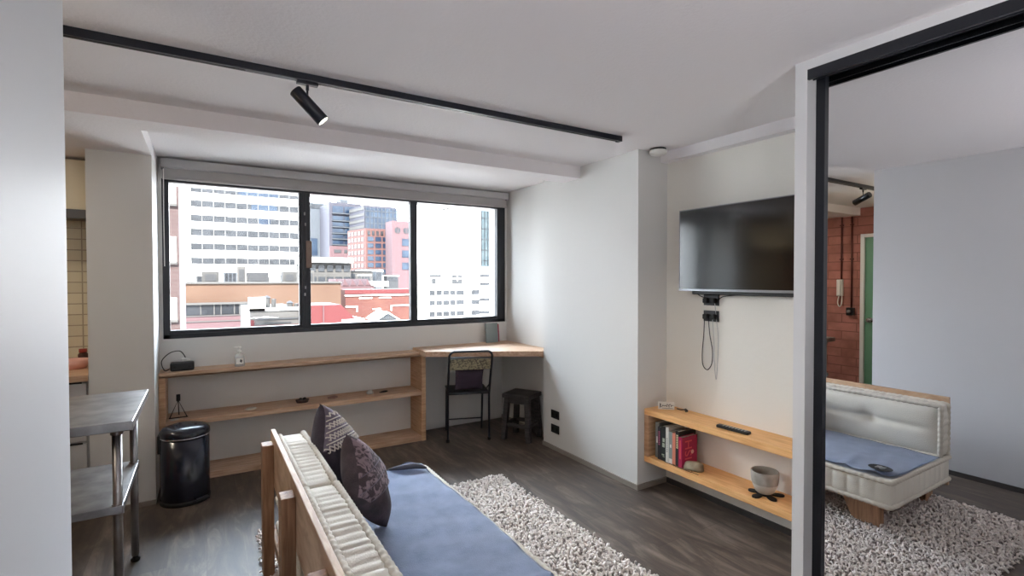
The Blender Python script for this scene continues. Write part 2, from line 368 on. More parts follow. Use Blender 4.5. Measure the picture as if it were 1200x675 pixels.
t = thing('corner_desk', 'pale oak corner desk top with a slanted front edge', 'desk', (2.3, 4.3, 0.80))
bm = NB(); prism(bm, [(1.702, 4.27), (2.60, 3.738), (2.75, 3.732), (2.75, 4.60), (1.702, 4.60)], 0.800, 0.848, 0.002); finish('desk_top', bm, 'oak_x', t)
bm = NB(); box(bm, 2.725, 2.75, 3.76, 4.60, 0.76, 0.80); finish('wall_batten', bm, 'oak', t)

# speaker, bottle, books on the desk
t = thing('portable_speaker', 'small black box speaker with a looped cable on the left end of the shelf', 'speaker', (-0.14, 4.47, 0.825))
bm = NB(); box(bm, -0.215, -0.065, 4.44, 4.51, 0.825, 0.888, 0.012, 3); finish('speaker_body', bm, 'plastic', t)
for x in (-0.185, -0.095):
    bm = NB(); tube(bm, [(x, 4.441, 0.857), (x, 4.437, 0.857)], 0.009, 12); finish('button', bm, 'rubber', t)
bm = NB(); tube(bm, smooth_path([(-0.22, 4.49, 0.84), (-0.25, 4.48, 0.832), (-0.268, 4.48, 0.90), (-0.22, 4.50, 0.955), (-0.16, 4.52, 0.965), (-0.13, 4.53, 0.93), (-0.12, 4.53, 0.90)]), 0.0035, 6); finish('cable', bm, 'rubber', t)
bm = NB(); box(bm, -0.15, -0.105, 4.515, 4.545, 0.825, 0.91, 0.008); tube(bm, [(-0.105, 4.52, 0.893), (-0.09, 4.52, 0.893)], 0.012, 10); finish('charger_plug', bm, 'white_plastic', t)

t = thing('pump_bottle', 'clear pump bottle of hand gel standing on the shelf top', 'bottle', (0.235, 4.46, 0.825))
bm = NB(); lathe(bm, [(0.0, 0.0), (0.034, 0.0), (0.036, 0.006), (0.036, 0.075), (0.03, 0.09), (0.012, 0.10), (0.012, 0.108), (0.0, 0.108)], 0.235, 4.46, 24, 0.825); finish('bottle_body', bm, 'bottle', t, True)
bm = NB(); lathe(bm, [(0.0, 0.105), (0.014, 0.105), (0.014, 0.122), (0.005, 0.124), (0.005, 0.14), (0.012, 0.141), (0.012, 0.152), (0.0, 0.153)], 0.235, 4.46, 16, 0.825)
box(bm, 0.198, 0.236, 4.456, 4.464, 0.968, 0.976, 0.002); finish('pump', bm, 'white_plastic', t, True)
bm = NB()
for i in range(9):
    a0 = -PI / 2 - 0.75 + i * 1.5 / 9; a1 = a0 + 1.5 / 9; r = 0.0368
    vs = [bm.verts.new((0.235 + r * math.cos(a), 4.46 + r * math.sin(a), 0.825 + z)) for a, z in ((a0, .02), (a1, .02), (a1, .066), (a0, .066))]
    bm.faces.new(vs)
finish('label_sticker', bm, 'white_plastic', t)
bm = NB()
for (dx, dz, r) in ((0.006, 0.050, 0.006), (0.012, 0.044, 0.005), (0.004, 0.040, 0.005), (0.010, 0.035, 0.004)):
    tube(bm, [(0.235 + dx, 4.4232, 0.825 + dz), (0.235 + dx, 4.4222, 0.825 + dz)], r, 10)
finish('sticker_print', bm, 'plastic', t)

def board_book(name, label, cat, x0, x1, y, z0, h, th, m, lean=0.05, group=None):
    o = thing(name, label, cat, ((x0 + x1) / 2, y, z0), 0, group)
    wd = x1 - x0
    bm = NB(); box(bm, -wd / 2, wd / 2, 0, th, 0, h, 0.0015); bm.transform(Matrix.Rotation(-lean, 4, 'X')); finish('cover', bm, m, o, w2l=False)
    bm = NB(); box(bm, -wd / 2 + 0.003, wd / 2 + 0.001, 0.002, th - 0.002, 0.002, h + 0.0008); bm.transform(Matrix.Rotation(-lean, 4, 'X')); finish('pages', bm, 'white_plastic', o, w2l=False)
    return o
board_book('notebook', 'grey green notebook standing upright against the wall on the corner desk', 'notebook', 2.46, 2.60, 4.515, 0.849, 0.20, 0.014, mat('grey_green_cover', srgb(122, 134, 134), 0.6), 0.09)
board_book('notebook', 'thin red notebook tucked behind the grey green one', 'notebook', 2.575, 2.635, 4.55, 0.849, 0.185, 0.010, mat('red_cover', srgb(150, 48, 70), 0.6), 0.09)

# little things on the middle shelf board (top 0.465)
t = thing('photo_easel', 'small black wire easel at the left end of the middle shelf', 'easel', (-0.17, 4.52, 0.465))
bm = NB(); tube(bm, [(-0.225, 4.50, 0.468), (-0.172, 4.54, 0.592), (-0.115, 4.50, 0.468)], 0.0035, 6); tube(bm, [(-0.23, 4.50, 0.469), (-0.11, 4.50, 0.469)], 0.004, 6)
tube(bm, [(-0.172, 4.54, 0.592), (-0.17, 4.60, 0.468)], 0.0035, 6); finish('wire_frame', bm, 'rubber', t)
bm = NB(); box(bm, -0.184, -0.158, 4.533, 4.545, 0.585, 0.636, 0.002); finish('clip', bm, 'rubber', t)

def pebble(name, label, cat, x, y, z, sx_, sy_, sz_, m, seed=0, group=None, rz=0.3):
    rnd = random.Random(seed); bm = NB(); bmesh.ops.create_icosphere(bm, subdivisions=3, radius=1.0)
    ph = [rnd.uniform(0, 6) for _ in range(6)]
    for v in bm.verts:
        c = v.co; k = 1 + 0.10 * math.sin(3 * c.x + ph[0]) + 0.08 * math.sin(4 * c.y + ph[1]) + 0.07 * math.sin(5 * c.z + ph[2] + 2 * c.x)
        zz = c.z * k; zz = max(zz, -0.55)
        v.co = Vector((c.x * k * sx_, c.y * k * sy_, (zz + 0.55) * sz_))
    bm.transform(Matrix.Rotation(rz, 4, 'Z'))
    o = finish(name, bm, m, None, True); o.location = (x, y, z); return tag(o, label, cat, group)
pebble('shell', 'flat pale shell on the middle shelf, left of the dark trinket bowl', 'shell', 0.31, 4.50, 0.465, 0.05, 0.025, 0.010, 'concrete_pale', 1)
pebble('stone', 'pinkish flat stone on the middle shelf, right of the dark trinket bowl', 'stone', 0.95, 4.55, 0.465, 0.045, 0.025, 0.012, mat('pink_stone', srgb(150, 122, 116), 0.9), 2)
pebble('stone', 'beige rounded stone at the right end of the middle shelf', 'stone', 1.27, 4.54, 0.465, 0.036, 0.025, 0.022, 'concrete_pale', 3)
pebble('stone', 'dark flat pebble beside the beige rounded stone on the middle shelf', 'stone', 1.40, 4.54, 0.465, 0.05, 0.015, 0.008, 'rubber', 4)
t = thing('trinket_bowl', 'small dark brown bowl with trinkets on the middle shelf', 'bowl', (0.70, 4.52, 0.465))
bm = NB(); lathe(bm, [(0, 0), (0.04, 0), (0.05, 0.028), (0.046, 0.028), (0.036, 0.006), (0, 0.006)], 0, 0, 20); bmesh.ops.scale(bm, vec=(1.1, 0.6, 1), verts=bm.verts[:]); finish('bowl_body', bm, mat('bowl_brown', srgb(70, 50, 46), 0.5), t, True, False)
for i, (dx, dy) in enumerate(((-0.015, 0), (0.018, 0.005))):
    bm = NB(); bmesh.ops.create_uvsphere(bm, u_segments=12, v_segments=8, radius=0.016); bmesh.ops.translate(bm, vec=(dx, dy, 0.026), verts=bm.verts[:]); finish('trinket', bm, 'rubber', t, True, False)
pebble('shell', 'tiny pale shell in front of the wire easel', 'shell', -0.19, 4.455, 0.465, 0.03, 0.012, 0.006, 'concrete_pale', 5)

# ------------------------------------------------------------------ pedal bin
BX, BY = -0.118, 4.085
t = thing('pedal_bin', 'dark navy round pedal bin with a domed lid beside the white panel', 'bin', (BX, BY, 0))
bm = NB(); lathe(bm, [(0, 0.012), (0.135, 0.012), (0.143, 0.03), (0.143, 0.445), (0, 0.445)], BX, BY, 48); finish('bin_body', bm, 'bin', t, True)
bm = NB(); lathe(bm, [(0, 0.447), (0.146, 0.447), (0.148, 0.452), (0.146, 0.478), (0.13, 0.498), (0.09, 0.511), (0.04, 0.516), (0, 0.517)], BX, BY, 48); finish('lid', bm, 'bin', t, True)
bm = NB(); lathe(bm, [(0.140, 0.440), (0.1465, 0.440), (0.1465, 0.449), (0.140, 0.449)], BX, BY, 48); finish('rim_band', bm, 'chrome', t, True)
bm = NB(); lathe(bm, [(0, 0), (0.147, 0), (0.147, 0.022), (0.140, 0.03), (0, 0.03)], BX, BY, 48); finish('base_ring', bm, 'rubber', t, True)
bm = NB(); box(bm, BX + 0.01, BX + 0.09, BY - 0.17, BY - 0.12, 0.022, 0.034, 0.005); bm.transform(Matrix.Translation((BX, BY, 0)) @ Matrix.Rotation(0.35, 4, 'Z') @ Matrix.Translation((-BX, -BY, 0))); finish('pedal', bm, 'plastic', t)
for dx in (-0.05, 0.06):
    bm = NB(); tube(bm, [(BX + dx, BY - 0.03, 0.508), (BX + dx, BY - 0.034, 0.517)], [0.011, 0.008], 12); finish('lid_stud', bm, 'bin', t, True)
bm = NB(); box(bm, BX - 0.155, BX - 0.135, BY - 0.03, BY + 0.03, 0.34, 0.46, 0.004); finish('hinge', bm, 'plastic', t)

# ------------------------------------------------------------------ steel prep table
TX0, TX1, TY0, TY1 = -1.01, -0.262, 2.66, 3.385
t = thing('prep_table', 'stainless steel kitchen prep table with a lower shelf and tube legs', 'table', (-0.63, 3.0, 0))
bm = NB(); box(bm, TX0, TX1, TY0, TY1, 0.86, 0.90, 0.003); finish('table_top', bm, 'steel', t)
for (x, y) in ((-0.325, 2.73), (-0.325, 3.325), (-0.95, 2.73), (-0.95, 3.325)):
    bm = NB(); tube(bm, [(x, y, 0.03), (x, y, 0.86)], 0.0175, 20); lg = finish('leg', bm, 'steel', t, True)
    bm = NB(); tube(bm, [(x, y, 0.49), (x, y, 0.535)], 0.022, 20); finish('collar', bm, 'steel', lg, False)
    bm = NB(); tube(bm, [(x, y, 0.835), (x, y, 0.86)], 0.023, 20); finish('collar', bm, 'steel', lg, False)
    bm = NB(); tube(bm, [(x, y, 0.0), (x, y, 0.012), (x, y, 0.02), (x, y, 0.034)], [0.02, 0.022, 0.012, 0.012], 16); finish('foot', bm, 'rubber', lg, True)
bm = NB(); box(bm, -0.975, -0.305, 2.705, 3.35, 0.497, 0.53, 0.003); finish('lower_shelf', bm, 'steel', t)

# ------------------------------------------------------------------ kitchen corner
t = thing('kitchen_counter', 'grey kitchen base cabinets under a timber counter, left of the white panel', 'cabinet', (-1.5, 4.4, 0))
bm = NB(); box(bm, -2.74, -0.63, 4.13, 4.74, 0.1, 0.86); finish('cabinet_body', bm, 'cab_grey', t)
bm = NB(); box(bm, -2.74, -0.63, 4.18, 4.74, 0.0, 0.1); finish('kickboard', bm, 'plastic', t)
bm = NB(); box(bm, -2.745, -0.628, 4.09, 4.748, 0.86, 0.90, 0.003); finish('worktop', bm, 'oak_x', t)
for i in range(3):
    x1 = -0.64 - i * 0.7
    for (a, b) in ((0.12, 0.46), (0.48, 0.74), (0.76, 0.845)):
        bm = NB(); box(bm, x1 - 0.69, x1, 4.11, 4.13, a, b, 0.002); dr = finish('drawer', bm, 'cab_grey', t)
        bm = NB(); box(bm, x1 - 0.67, x1 - 0.02, 4.108, 4.116, b + 0.001, b + 0.012); finish('drawer_groove', bm, 'plastic', dr)
t = thing('wall_cabinet', 'cream kitchen wall cabinet above the cream tiles', 'cabinet', (-1.5, 4.55, 1.98))
bm = NB(); box(bm, -2.74, -0.63, 4.42, 4.74, 1.97, 2.305); finish('cabinet_body', bm, 'cab', t)
for i in range(3):
    bm = NB(); box(bm, -1.33 - i * 0.70, -0.64 - i * 0.70, 4.402, 4.42, 1.965, 2.30, 0.002); finish('door', bm, 'cab', t)
t = thing('range_hood', 'slim dark grey range hood under the cream wall cabinet', 'hood', (-1.0, 4.5, 1.92))
bm = NB(); box(bm, -1.30, -0.66, 4.36, 4.74, 1.925, 1.965, 0.003); finish('hood_body', bm, mat('hood_grey', srgb(110, 110, 112), 0.4, metal=0.5), t)
bm = NB(); box(bm, -1.30, -0.66, 4.335, 4.36, 1.905, 1.965, 0.003); finish('hood_visor', bm, mat('hood_visor_grey', srgb(84, 84, 88), 0.4), t)
t = thing('dish_tub', 'pink oval dish tub on the kitchen counter', 'tub', (-0.76, 4.45, 0.90))
bm = NB(); lathe(bm, [(0, 0), (0.07, 0), (0.095, 0.06), (0.089, 0.06), (0.065, 0.006), (0, 0.006)], 0, 0, 24); finish('tub_body', bm, 'pink', t, True, False)
t = thing('spice_jar', 'small dark jar with a red top behind the pink tub', 'jar', (-0.735, 4.64, 0.90))
bm = NB(); lathe(bm, [(0, 0), (0.028, 0), (0.03, 0.07), (0.02, 0.085), (0, 0.085)], 0, 0, 16); finish('jar_body', bm, mat('jar_dark', srgb(70, 40, 32), 0.3), t, True, False)
bm = NB(); lathe(bm, [(0, 0.085), (0.024, 0.085), (0.024, 0.11), (0, 0.11)], 0, 0, 16); finish('lid', bm, mat('jar_red', srgb(150, 60, 50), 0.4), t, True, False)

# brick wall: green door, intercom, conduits, socket (all seen in the mirror)
t = tag(bpy.data.objects.new('door_1', None), kind='structure'); COL.objects.link(t); t.location = (-2.76, 2.7, 0)
bm = NB(); box(bm, -2.80, -2.765, 2.245, 3.155, 0.005, 2.03, 0.002); finish('door_leaf', bm, 'green', t)
bm = NB()
for b in ((-2.80, -2.735, 3.155, 3.20, 0, 2.075), (-2.80, -2.735, 2.20, 2.245, 0, 2.075), (-2.80, -2.735, 2.245, 3.155, 2.03, 2.075)): box(bm, *b, 0.003)
finish('door_frame', bm, 'grey_trim', t)
bm = NB(); tube(bm, [(-2.766, 3.09, 0.97), (-2.755, 3.09, 0.97), (-2.752, 3.09, 0.97), (-2.735, 3.09, 0.97), (-2.725, 3.09, 0.97), (-2.71, 3.09, 0.97), (-2.70, 3.09, 0.97)], [0.034, 0.034, 0.012, 0.012, 0.026, 0.03, 0.018], 20); finish('door_handle', bm, 'chrome', t, True)
t = thing('intercom', 'white wall intercom handset with a hanging coiled cord on the brick wall', 'intercom', (-2.75, 3.45, 1.25))
bm = NB(); box(bm, -2.75, -2.71, 3.40, 3.475, 1.27, 1.49, 0.008, 3); finish('base_plate', bm, 'white_plastic', t)
bm = NB(); box(bm, -2.71, -2.685, 3.415, 3.455, 1.28, 1.48, 0.010, 3); finish('handset', bm, 'white_plastic', t)
bm = NB(); tube(bm, smooth_path([(-2.73, 3.45, 1.27), (-2.72, 3.46, 1.18), (-2.72, 3.435, 1.13), (-2.72, 3.41, 1.18), (-2.73, 3.415, 1.27)]), 0.007, 8); finish('cord', bm, 'white_plastic', t)
t = thing('wall_conduit', 'brown cable conduit dropping from the beam to the white intercom', 'pipe', (-2.74, 3.42, 1.5), 0)
bm = NB(); tube(bm, [(-2.738, 3.425, 1.49), (-2.738, 3.425, 2.315)], 0.011, 8); finish('pipe_run', bm, 'conduit', t, True)
for z in (1.75, 2.2):
    bm = NB(); box(bm, -2.75, -2.724, 3.405, 3.445, z, z + 0.015); finish('pipe_clip', bm, 'conduit', t)
t = thing('wall_conduit', 'brown cable conduit running down to the dark wall socket', 'pipe', (-2.74, 3.30, 1.1), 0)
bm = NB(); tube(bm, [(-2.738, 3.30, 1.12), (-2.738, 3.30, 2.315)], 0.011, 8); finish('pipe_run', bm, 'conduit', t, True)
for z in (1.75, 2.2):
    bm = NB(); box(bm, -2.75, -2.724, 3.28, 3.32, z, z + 0.015); finish('pipe_clip', bm, 'conduit', t)
t = thing('wall_socket', 'dark socket box on the brick wall at the end of a conduit', 'socket', (-2.75, 3.31, 1.06))
bm = NB(); box(bm, -2.75, -2.70, 3.26, 3.35, 1.02, 1.12, 0.005); finish('socket_box', bm, 'plastic', t)
bm = NB(); tube(bm, [(-2.70, 3.31, 1.07), (-2.675, 3.31, 1.07)], 0.022, 16); finish('switch_knob', bm, 'steel', t, True)

# ------------------------------------------------------------------ track and spot lamps
t = thing('ceiling_track', 'long black lighting track across the ceiling', 'track', (0.3, 2.41, 2.40))
bm = NB(); box(bm, -2.6, 2.29, 2.393, 2.427, 2.383, 2.415, 0.002); finish('track_rail', bm, 'track_metal', t)
bm = NB(); box(bm, -2.6, 0.16, 2.4065, 2.4135, 2.3815, 2.384); box(bm, 0.44, 2.27, 2.4065, 2.4135, 2.3815, 2.384); finish('track_slot', bm, 'rubber', t)
bm = NB(); box(bm, 2.27, 2.295, 2.390, 2.430, 2.380, 2.415, 0.002); finish('end_cap', bm, 'track_metal', t)
def spot(label, x, d, on=False):
    t = thing('track_spotlight', label, 'lamp', (x, 2.41, 2.383), 0, None)
    bm = NB(); box(bm, x - 0.045, x + 0.045, 2.397, 2.423, 2.368, 2.3825, 0.002); finish('adapter', bm, 'track_metal', t)
    bm = NB(); tube(bm, [(x, 2.41, 2.37), (x, 2.41, 2.345)], 0.007, 10); tube(bm, [(x, 2.41, 2.35), (x, 2.41, 2.305)], 0.0045, 8); finish('stem', bm, 'track_metal', t)
    d = Vector(d).normalized(); c = Vector((x, 2.41, 2.285)); a = c - d * 0.075; b = c + d * 0.095
    bm = NB(); tube(bm, [a, a + d * 0.004, b - d * 0.002, b, b - d * 0.004], [0.026, 0.029, 0.029, 0.027, 0.022], 28, caps=True); sh = finish('lamp_shade', bm, 'track_metal', t)
    for p in sh.data.polygons: p.use_smooth = len(p.vertices) == 4
    bm = NB(); tube(bm, [b - d * 0.003, b + d * 0.001], 0.0245, 28); finish('lens', bm, 'lens', t)
    return c, d, b
c, d, b = spot('black cylinder spotlight hanging near the left end of the ceiling track', 0.405, (0.56, -0.10, -0.60))
spot('black cylinder spotlight on the hidden end of the track, seen only in the mirror', -0.99, (-0.25, 0.92, -0.36))
ld = bpy.data.lights.new('spot_lamp_light', 'SPOT'); ld.energy = 14; ld.color = (1, 0.9, 0.75); ld.spot_size = 1.3; ld.spot_blend = 0.6; ld.shadow_soft_size = 0.03
lo = bpy.data.objects.new('spot_lamp_light', ld); COL.objects.link(lo); lo.location = b + d * 0.01; lo.rotation_euler = d.to_track_quat('-Z', 'Y').to_euler()

# unseen globes added as fill: one over the kitchen passage, one behind the camera
def pendant(label, x, y, z, col, strength, r=0.16):
    t = thing('fill_globe', label, 'lamp', (x, y, z))
    m = mat('fill_globe_glow', srgb(250, 246, 238), 0.4); p = m.node_tree.nodes['Principled BSDF']
    p.inputs['Emission Color'].default_value = col; p.inputs['Emission Strength'].default_value = strength
    bm = NB(); bmesh.ops.create_uvsphere(bm, u_segments=32, v_segments=20, radius=r); finish('globe', bm, m, t, True, False)
    bm = NB(); tube(bm, [(0, 0, r), (0, 0, H - z)], 0.003, 8); finish('flex', bm, 'rubber', t, False, False)
    bm = NB(); lathe(bm, [(0, r - 0.01), (0.04, r - 0.01), (0.035, r + 0.05), (0, r + 0.06)], 0, 0, 20); finish('lamp_holder', bm, 'track_metal', t, True, False)
pendant('unseen globe fill light added in the kitchen passage behind the left wall', -1.6, 1.9, 1.95, (1, 0.86, 0.66, 1), FILL_K)
pendant('unseen globe fill light added behind the camera, outside the picture', 0.9, -0.9, 1.90, (0.96, 0.97, 1.0, 1), FILL_B)

t = thing('ceiling_downlight', 'round flush downlight in the kitchen soffit, hidden behind the left wall', 'lamp', (-1.6, 3.78, 2.322))
bm = NB(); lathe(bm, [(0.10, 0), (0.12, 0), (0.12, -0.012), (0.10, -0.012)], 0, 0, 32); finish('trim_ring', bm, 'white_plastic', t, True, False)
opal2 = mat('downlight_diffuser', srgb(250, 246, 236), 0.4); opal2.node_tree.nodes['Principled BSDF'].inputs['Emission Color'].default_value = (1, 0.88, 0.70, 1); opal2.node_tree.nodes['Principled BSDF'].inputs['Emission Strength'].default_value = 60
bm = NB(); lathe(bm, [(0, -0.004), (0.10, -0.004), (0.10, -0.010), (0, -0.010)], 0, 0, 32); finish('diffuser', bm, opal2, t, True, False)

# unseen uplighter added behind the camera as fill for the ceiling
t = thing('fill_uplighter', 'unseen black uplighter added behind the camera to brighten the ceiling', 'lamp', (0.9, -0.7, 0))
bm = NB(); lathe(bm, [(0, 0), (0.13, 0), (0.13, 0.02), (0.02, 0.03), (0, 0.03)], 0, 0, 28); finish('base', bm, 'track_metal', t, True, False)
bm = NB(); tube(bm, [(0, 0, 0.03), (0, 0, 0.72)], 0.012, 12); finish('pole', bm, 'track_metal', t, True, False)
bm = NB(); lathe(bm, [(0.02, 0.70), (0.05, 0.72), (0.27, 0.82), (0.266, 0.82), (0.05, 0.73), (0.02, 0.71)], 0, 0, 32); finish('lamp_shade', bm, 'track_metal', t, True, False)
ud = bpy.data.lights.new('ceiling_fill_light', 'AREA'); ud.shape = 'DISK'; ud.size = 0.50; ud.energy = FILL_U; ud.color = (0.97, 0.96, 1.0)
uo = bpy.data.objects.new('ceiling_fill_light', ud); COL.objects.link(uo); uo.location = (0.9, -0.7, 0.822); uo.rotation_euler = (PI, 0, 0)

# smoke detector
t = thing('smoke_detector', 'round white smoke detector on the ceiling beside the pier', 'detector', (2.735, 2.495, H))
bm = NB(); lathe(bm, [(0, 0), (0.055, 0), (0.055, -0.012), (0, -0.012)], 0, 0, 28); finish('mounting_base', bm, 'plastic', t, True, False)
bm = NB(); lathe(bm, [(0, -0.012), (0.058, -0.012), (0.060, -0.028), (0.05, -0.042), (0.02, -0.046), (0, -0.046)], 0, 0, 28); finish('detector_body', bm, 'white_plastic', t, True, False)

# outlets on the pier
for (z, lab) in ((0.277, 'black square wall outlet on the pier, upper one of the pair'), (0.150, 'black square wall outlet on the pier, lower one of the pair')):
    t = thing('wall_outlet', lab, 'outlet', (2.62, 3.55, z), 0, 'outlets on the pier')
    bm = NB(); box(bm, 2.611, 2.62, 3.492, 3.606, z, z + 0.072, 0.003); finish('outlet_plate', bm, 'plastic', t)
    for dy in (0.025, 0.089):
        bm = NB(); box(bm, 2.6092, 2.6115, 3.492 + dy - 0.012, 3.492 + dy + 0.012, z + 0.022, z + 0.05, 0.001); finish('socket_insert', bm, 'rubber', t)

# ------------------------------------------------------------------ television
t = thing('television', 'large flat black television mounted on the alcove wall', 'television', (2.82, 1.89, 1.69))
TY = (1.415, 2.378); TZ = (1.418, 1.972)
bm = NB(); box(bm, 2.832, 2.855, TY[0], TY[1], TZ[0], TZ[1], 0.004); finish('tv_back', bm, 'plastic', t)
bm = NB(); box(bm, 2.818, 2.832, TY[0], TY[1], TZ[0], TZ[0] + 0.016, 0.002); box(bm, 2.818, 2.832, TY[0], TY[1], TZ[1] - 0.006, TZ[1], 0.002)
box(bm, 2.818, 2.832, TY[0], TY[0] + 0.006, TZ[0], TZ[1], 0.002); box(bm, 2.818, 2.832, TY[1] - 0.006, TY[1], TZ[0], TZ[1], 0.002); finish('bezel', bm, 'tv_bezel', t)
bm = NB(); box(bm, 2.821, 2.833, TY[0] + 0.005, TY[1] - 0.005, TZ[0] + 0.015, TZ[1] - 0.005); finish('screen', bm, 'screen', t)
bm = NB(); box(bm, 2.855, 2.875, 1.5, 2.30, 1.395, 1.80, 0.006); box(bm, 2.875, 2.915, 1.72, 2.06, 1.55, 1.80); finish('wall_mount', bm, 'plastic', t)
bm = NB(); tube(bm, smooth_path([(2.86, 2.36, 1.75), (2.88, 2.40, 1.745), (2.90, 2.425, 1.70), (2.90, 2.40, 1.655), (2.87, 2.36, 1.65)]), 0.0035, 6)
finish('tv_cable', bm, 'rubber', t); bm = NB()
tube(bm, smooth_path([(2.86, 2.28, 1.42), (2.88, 2.25, 1.385), (2.895, 2.20, 1.37), (2.897, 2.13, 1.362)]), 0.0035, 6)
finish('tv_cable', bm, 'rubber', t); bm = NB()
tube(bm, smooth_path([(2.86, 1.85, 1.42), (2.88, 1.95, 1.40), (2.895, 2.08, 1.385), (2.897, 2.12, 1.36)]), 0.003, 6); finish('tv_cable', bm, 'rubber', t)
for z, lab in ((1.322, 'black double wall outlet tucked right under the television'), (1.214, 'black double wall outlet with plugs and hanging leads')):
    t = thing('wall_outlet', lab, 'outlet', (2.915, 2.18, z), 0)
    bm = NB(); box(bm, 2.906, 2.915, 2.125, 2.243, z, z + 0.073, 0.003); finish('outlet_plate', bm, 'plastic', t)
    for y in (2.155, 2.212):
        bm = NB(); box(bm, 2.875, 2.906, y - 0.018, y + 0.018, z + 0.015, z + 0.05, 0.006); finish('plug', bm, 'rubber', t)
    if z < 1.3:
        bm = NB(); tube(bm, smooth_path([(2.89, 2.222, 1.23), (2.90, 2.235, 1.12), (2.905, 2.25, 1.0), (2.905, 2.245, 0.915), (2.905, 2.21, 0.885), (2.905, 2.175, 0.93), (2.905, 2.17, 1.02), (2.905, 2.19, 1.12), (2.895, 2.195, 1.23)]), 0.003, 6); finish('lead', bm, 'rubber', t)
        bm = NB(); tube(bm, smooth_path([(2.89, 2.16, 1.23), (2.90, 2.155, 1.1), (2.905, 2.155, 0.95), (2.905, 2.14, 0.83), (2.905, 2.13, 0.95), (2.905, 2.125, 1.1), (2.905, 2.14, 1.23), (2.90, 2.15, 1.34)]), 0.0022, 6); finish('lead', bm, 'cab_grey', t)

# ------------------------------------------------------------------ floating oak box shelf
SX, SY0, SY1, SZ0, SZ1 = 2.685, 1.24, 2.569, 0.193, 0.573
t = thing('floating_shelf', 'floating oak box shelf on the alcove wall under the television', 'shelf', (2.8, 1.9, SZ0))
bm = NB(); box(bm, SX, 2.914, SY0, SY1, SZ1 - 0.042, SZ1, 0.002); finish('top_board', bm, 'oak_y', t)
bm = NB(); box(bm, SX, 2.914, SY0, SY1, SZ0, SZ0 + 0.042, 0.002); finish('bottom_board', bm, 'oak_y', t)
for a, b_ in ((SY1 - 0.036, SY1), (SY0, SY0 + 0.036)):
    bm = NB(); box(bm, SX + 0.001, 2.914, a, b_, SZ0 + 0.042, SZ1 - 0.042, 0.0); finish('side_panel', bm, 'oak', t)
ZB = SZ0 + 0.042

def book(label, y1, th, h, dp, x0, m, titles=(), cover=None):
    """upright book: spine faces the room (-X); y1 = side nearer the window"""
    o = thing('book', label, 'book', (x0, y1 - th / 2, ZB), 0, 'books on the floating shelf')
    bm = NB(); box(bm, 0, dp, -th / 2, -th / 2 + 0.002, 0, h); box(bm, 0, dp, th / 2 - 0.002, th / 2, 0, h); box(bm, -0.002, 0.002, -th / 2, th / 2, 0, h, 0.0008); finish('cover', bm, m, o, w2l=False)
    bm = NB(); box(bm, 0.002, dp - 0.004, -th / 2 + 0.002, th / 2 - 0.002, 0.003, h - 0.004); finish('pages', bm, 'concrete_pale', o, w2l=False)
    for (za, zb, ya, yb) in titles:
        bm = NB(); box(bm, -0.0028, -0.0018, (ya - 0.5) * th, (yb - 0.5) * th, za * h, zb * h)
        finish('spine_print', bm, cover or 'white_plastic', o, w2l=False)
    return o
y = SY1 - 0.062
def cm(n, *c): return mat(n, srgb(*c), 0.5)
specs = [
 ('grey hardback book with a white spine block, first at the left end of the row', 0.036, 0.250, 0.17, 0.03, cm('cover_grey', 122, 126, 126), ((0.42, 0.60, 0.3, 0.7),), 'white_plastic'),
 ('thin black book with pink spine letters, second in the row', 0.028, 0.228, 0.16, 0.012, cm('cover_black', 34, 34, 42), tuple((0.45 + i * 0.055, 0.49 + i * 0.055, 0.25, 0.75) for i in range(8)), cm('print_pink', 170, 90, 120)),
 ('thick black book with pale green blocks on its spine, third in the row', 0.042, 0.242, 0.17, 0.012, cm('cover_black_green', 30, 36, 34), ((0.40, 0.52, 0.2, 0.7), (0.55, 0.66, 0.2, 0.65), (0.16, 0.2, 0.3, 0.8), (0.12, 0.14, 0.2, 0.6)), cm('print_green', 170, 180, 160)),
 ('white book with small grey spine lettering, fourth in the row', 0.026, 0.242, 0.16, 0.010, cm('cover_white', 218, 216, 208), tuple((0.3 + i * 0.06, 0.34 + i * 0.06, 0.35, 0.65) for i in range(7)), cm('print_grey', 150, 150, 150)),
 ('grey green book with a white foot on its spine, fifth in the row', 0.028, 0.222, 0.15, 0.012, cm('cover_teal', 140, 150, 146), ((0.02, 0.16, 0.05, 0.95), (0.5, 0.6, 0.3, 0.7)), 'white_plastic'),
 ('salmon pink book, sixth in the row', 0.026, 0.218, 0.15, 0.010, cm('cover_salmon', 222, 136, 112), (), None),
 ('black book with pale yellow spine title, between salmon and magenta books', 0.028, 0.238, 0.17, 0.008, cm('cover_black_b', 32, 30, 28), tuple((0.52 + i * 0.05, 0.555 + i * 0.05, 0.2, 0.75) for i in range(8)), cm('print_yellow', 214, 206, 160)),
]
for (lab, th, h, dp, dx, m_, ti, cv) in specs:
    book(lab, y, th, h, dp, SX + 0.018 + dx, m_, ti, cv); y -= th + 0.002
mag = cm('cover_magenta', 168, 20, 74)
th = 0.030
o = book('magenta paperback with big letters on its cover, last in the row', y, th, 0.208, 0.150, SX + 0.02, mag, ((0.3, 0.9, 0.3, 0.7),), cm('print_red', 214, 70, 84))
yf = y - th - 0.0008
rm = Matrix.Translation((SX + 0.075, yf, ZB + 0.125)) @ Matrix(((0, -1, 0, 0), (0, 0, -1, 0), (1, 0, 0, 0), (0, 0, 0, 1))).to_4x4()
rm = Matrix.Translation((SX + 0.085, yf, ZB + 0.118)) @ Matrix.Rotation(PI / 2, 4, 'X') @ Matrix.Rotation(PI / 2, 4, 'Z')
sc_m = Matrix.Diagonal((1.0, 1.0, 1, 1))
text_mesh('ISH', 0.098, rm, cm('cover_letters', 222, 84, 96), 'cover_letters', o)
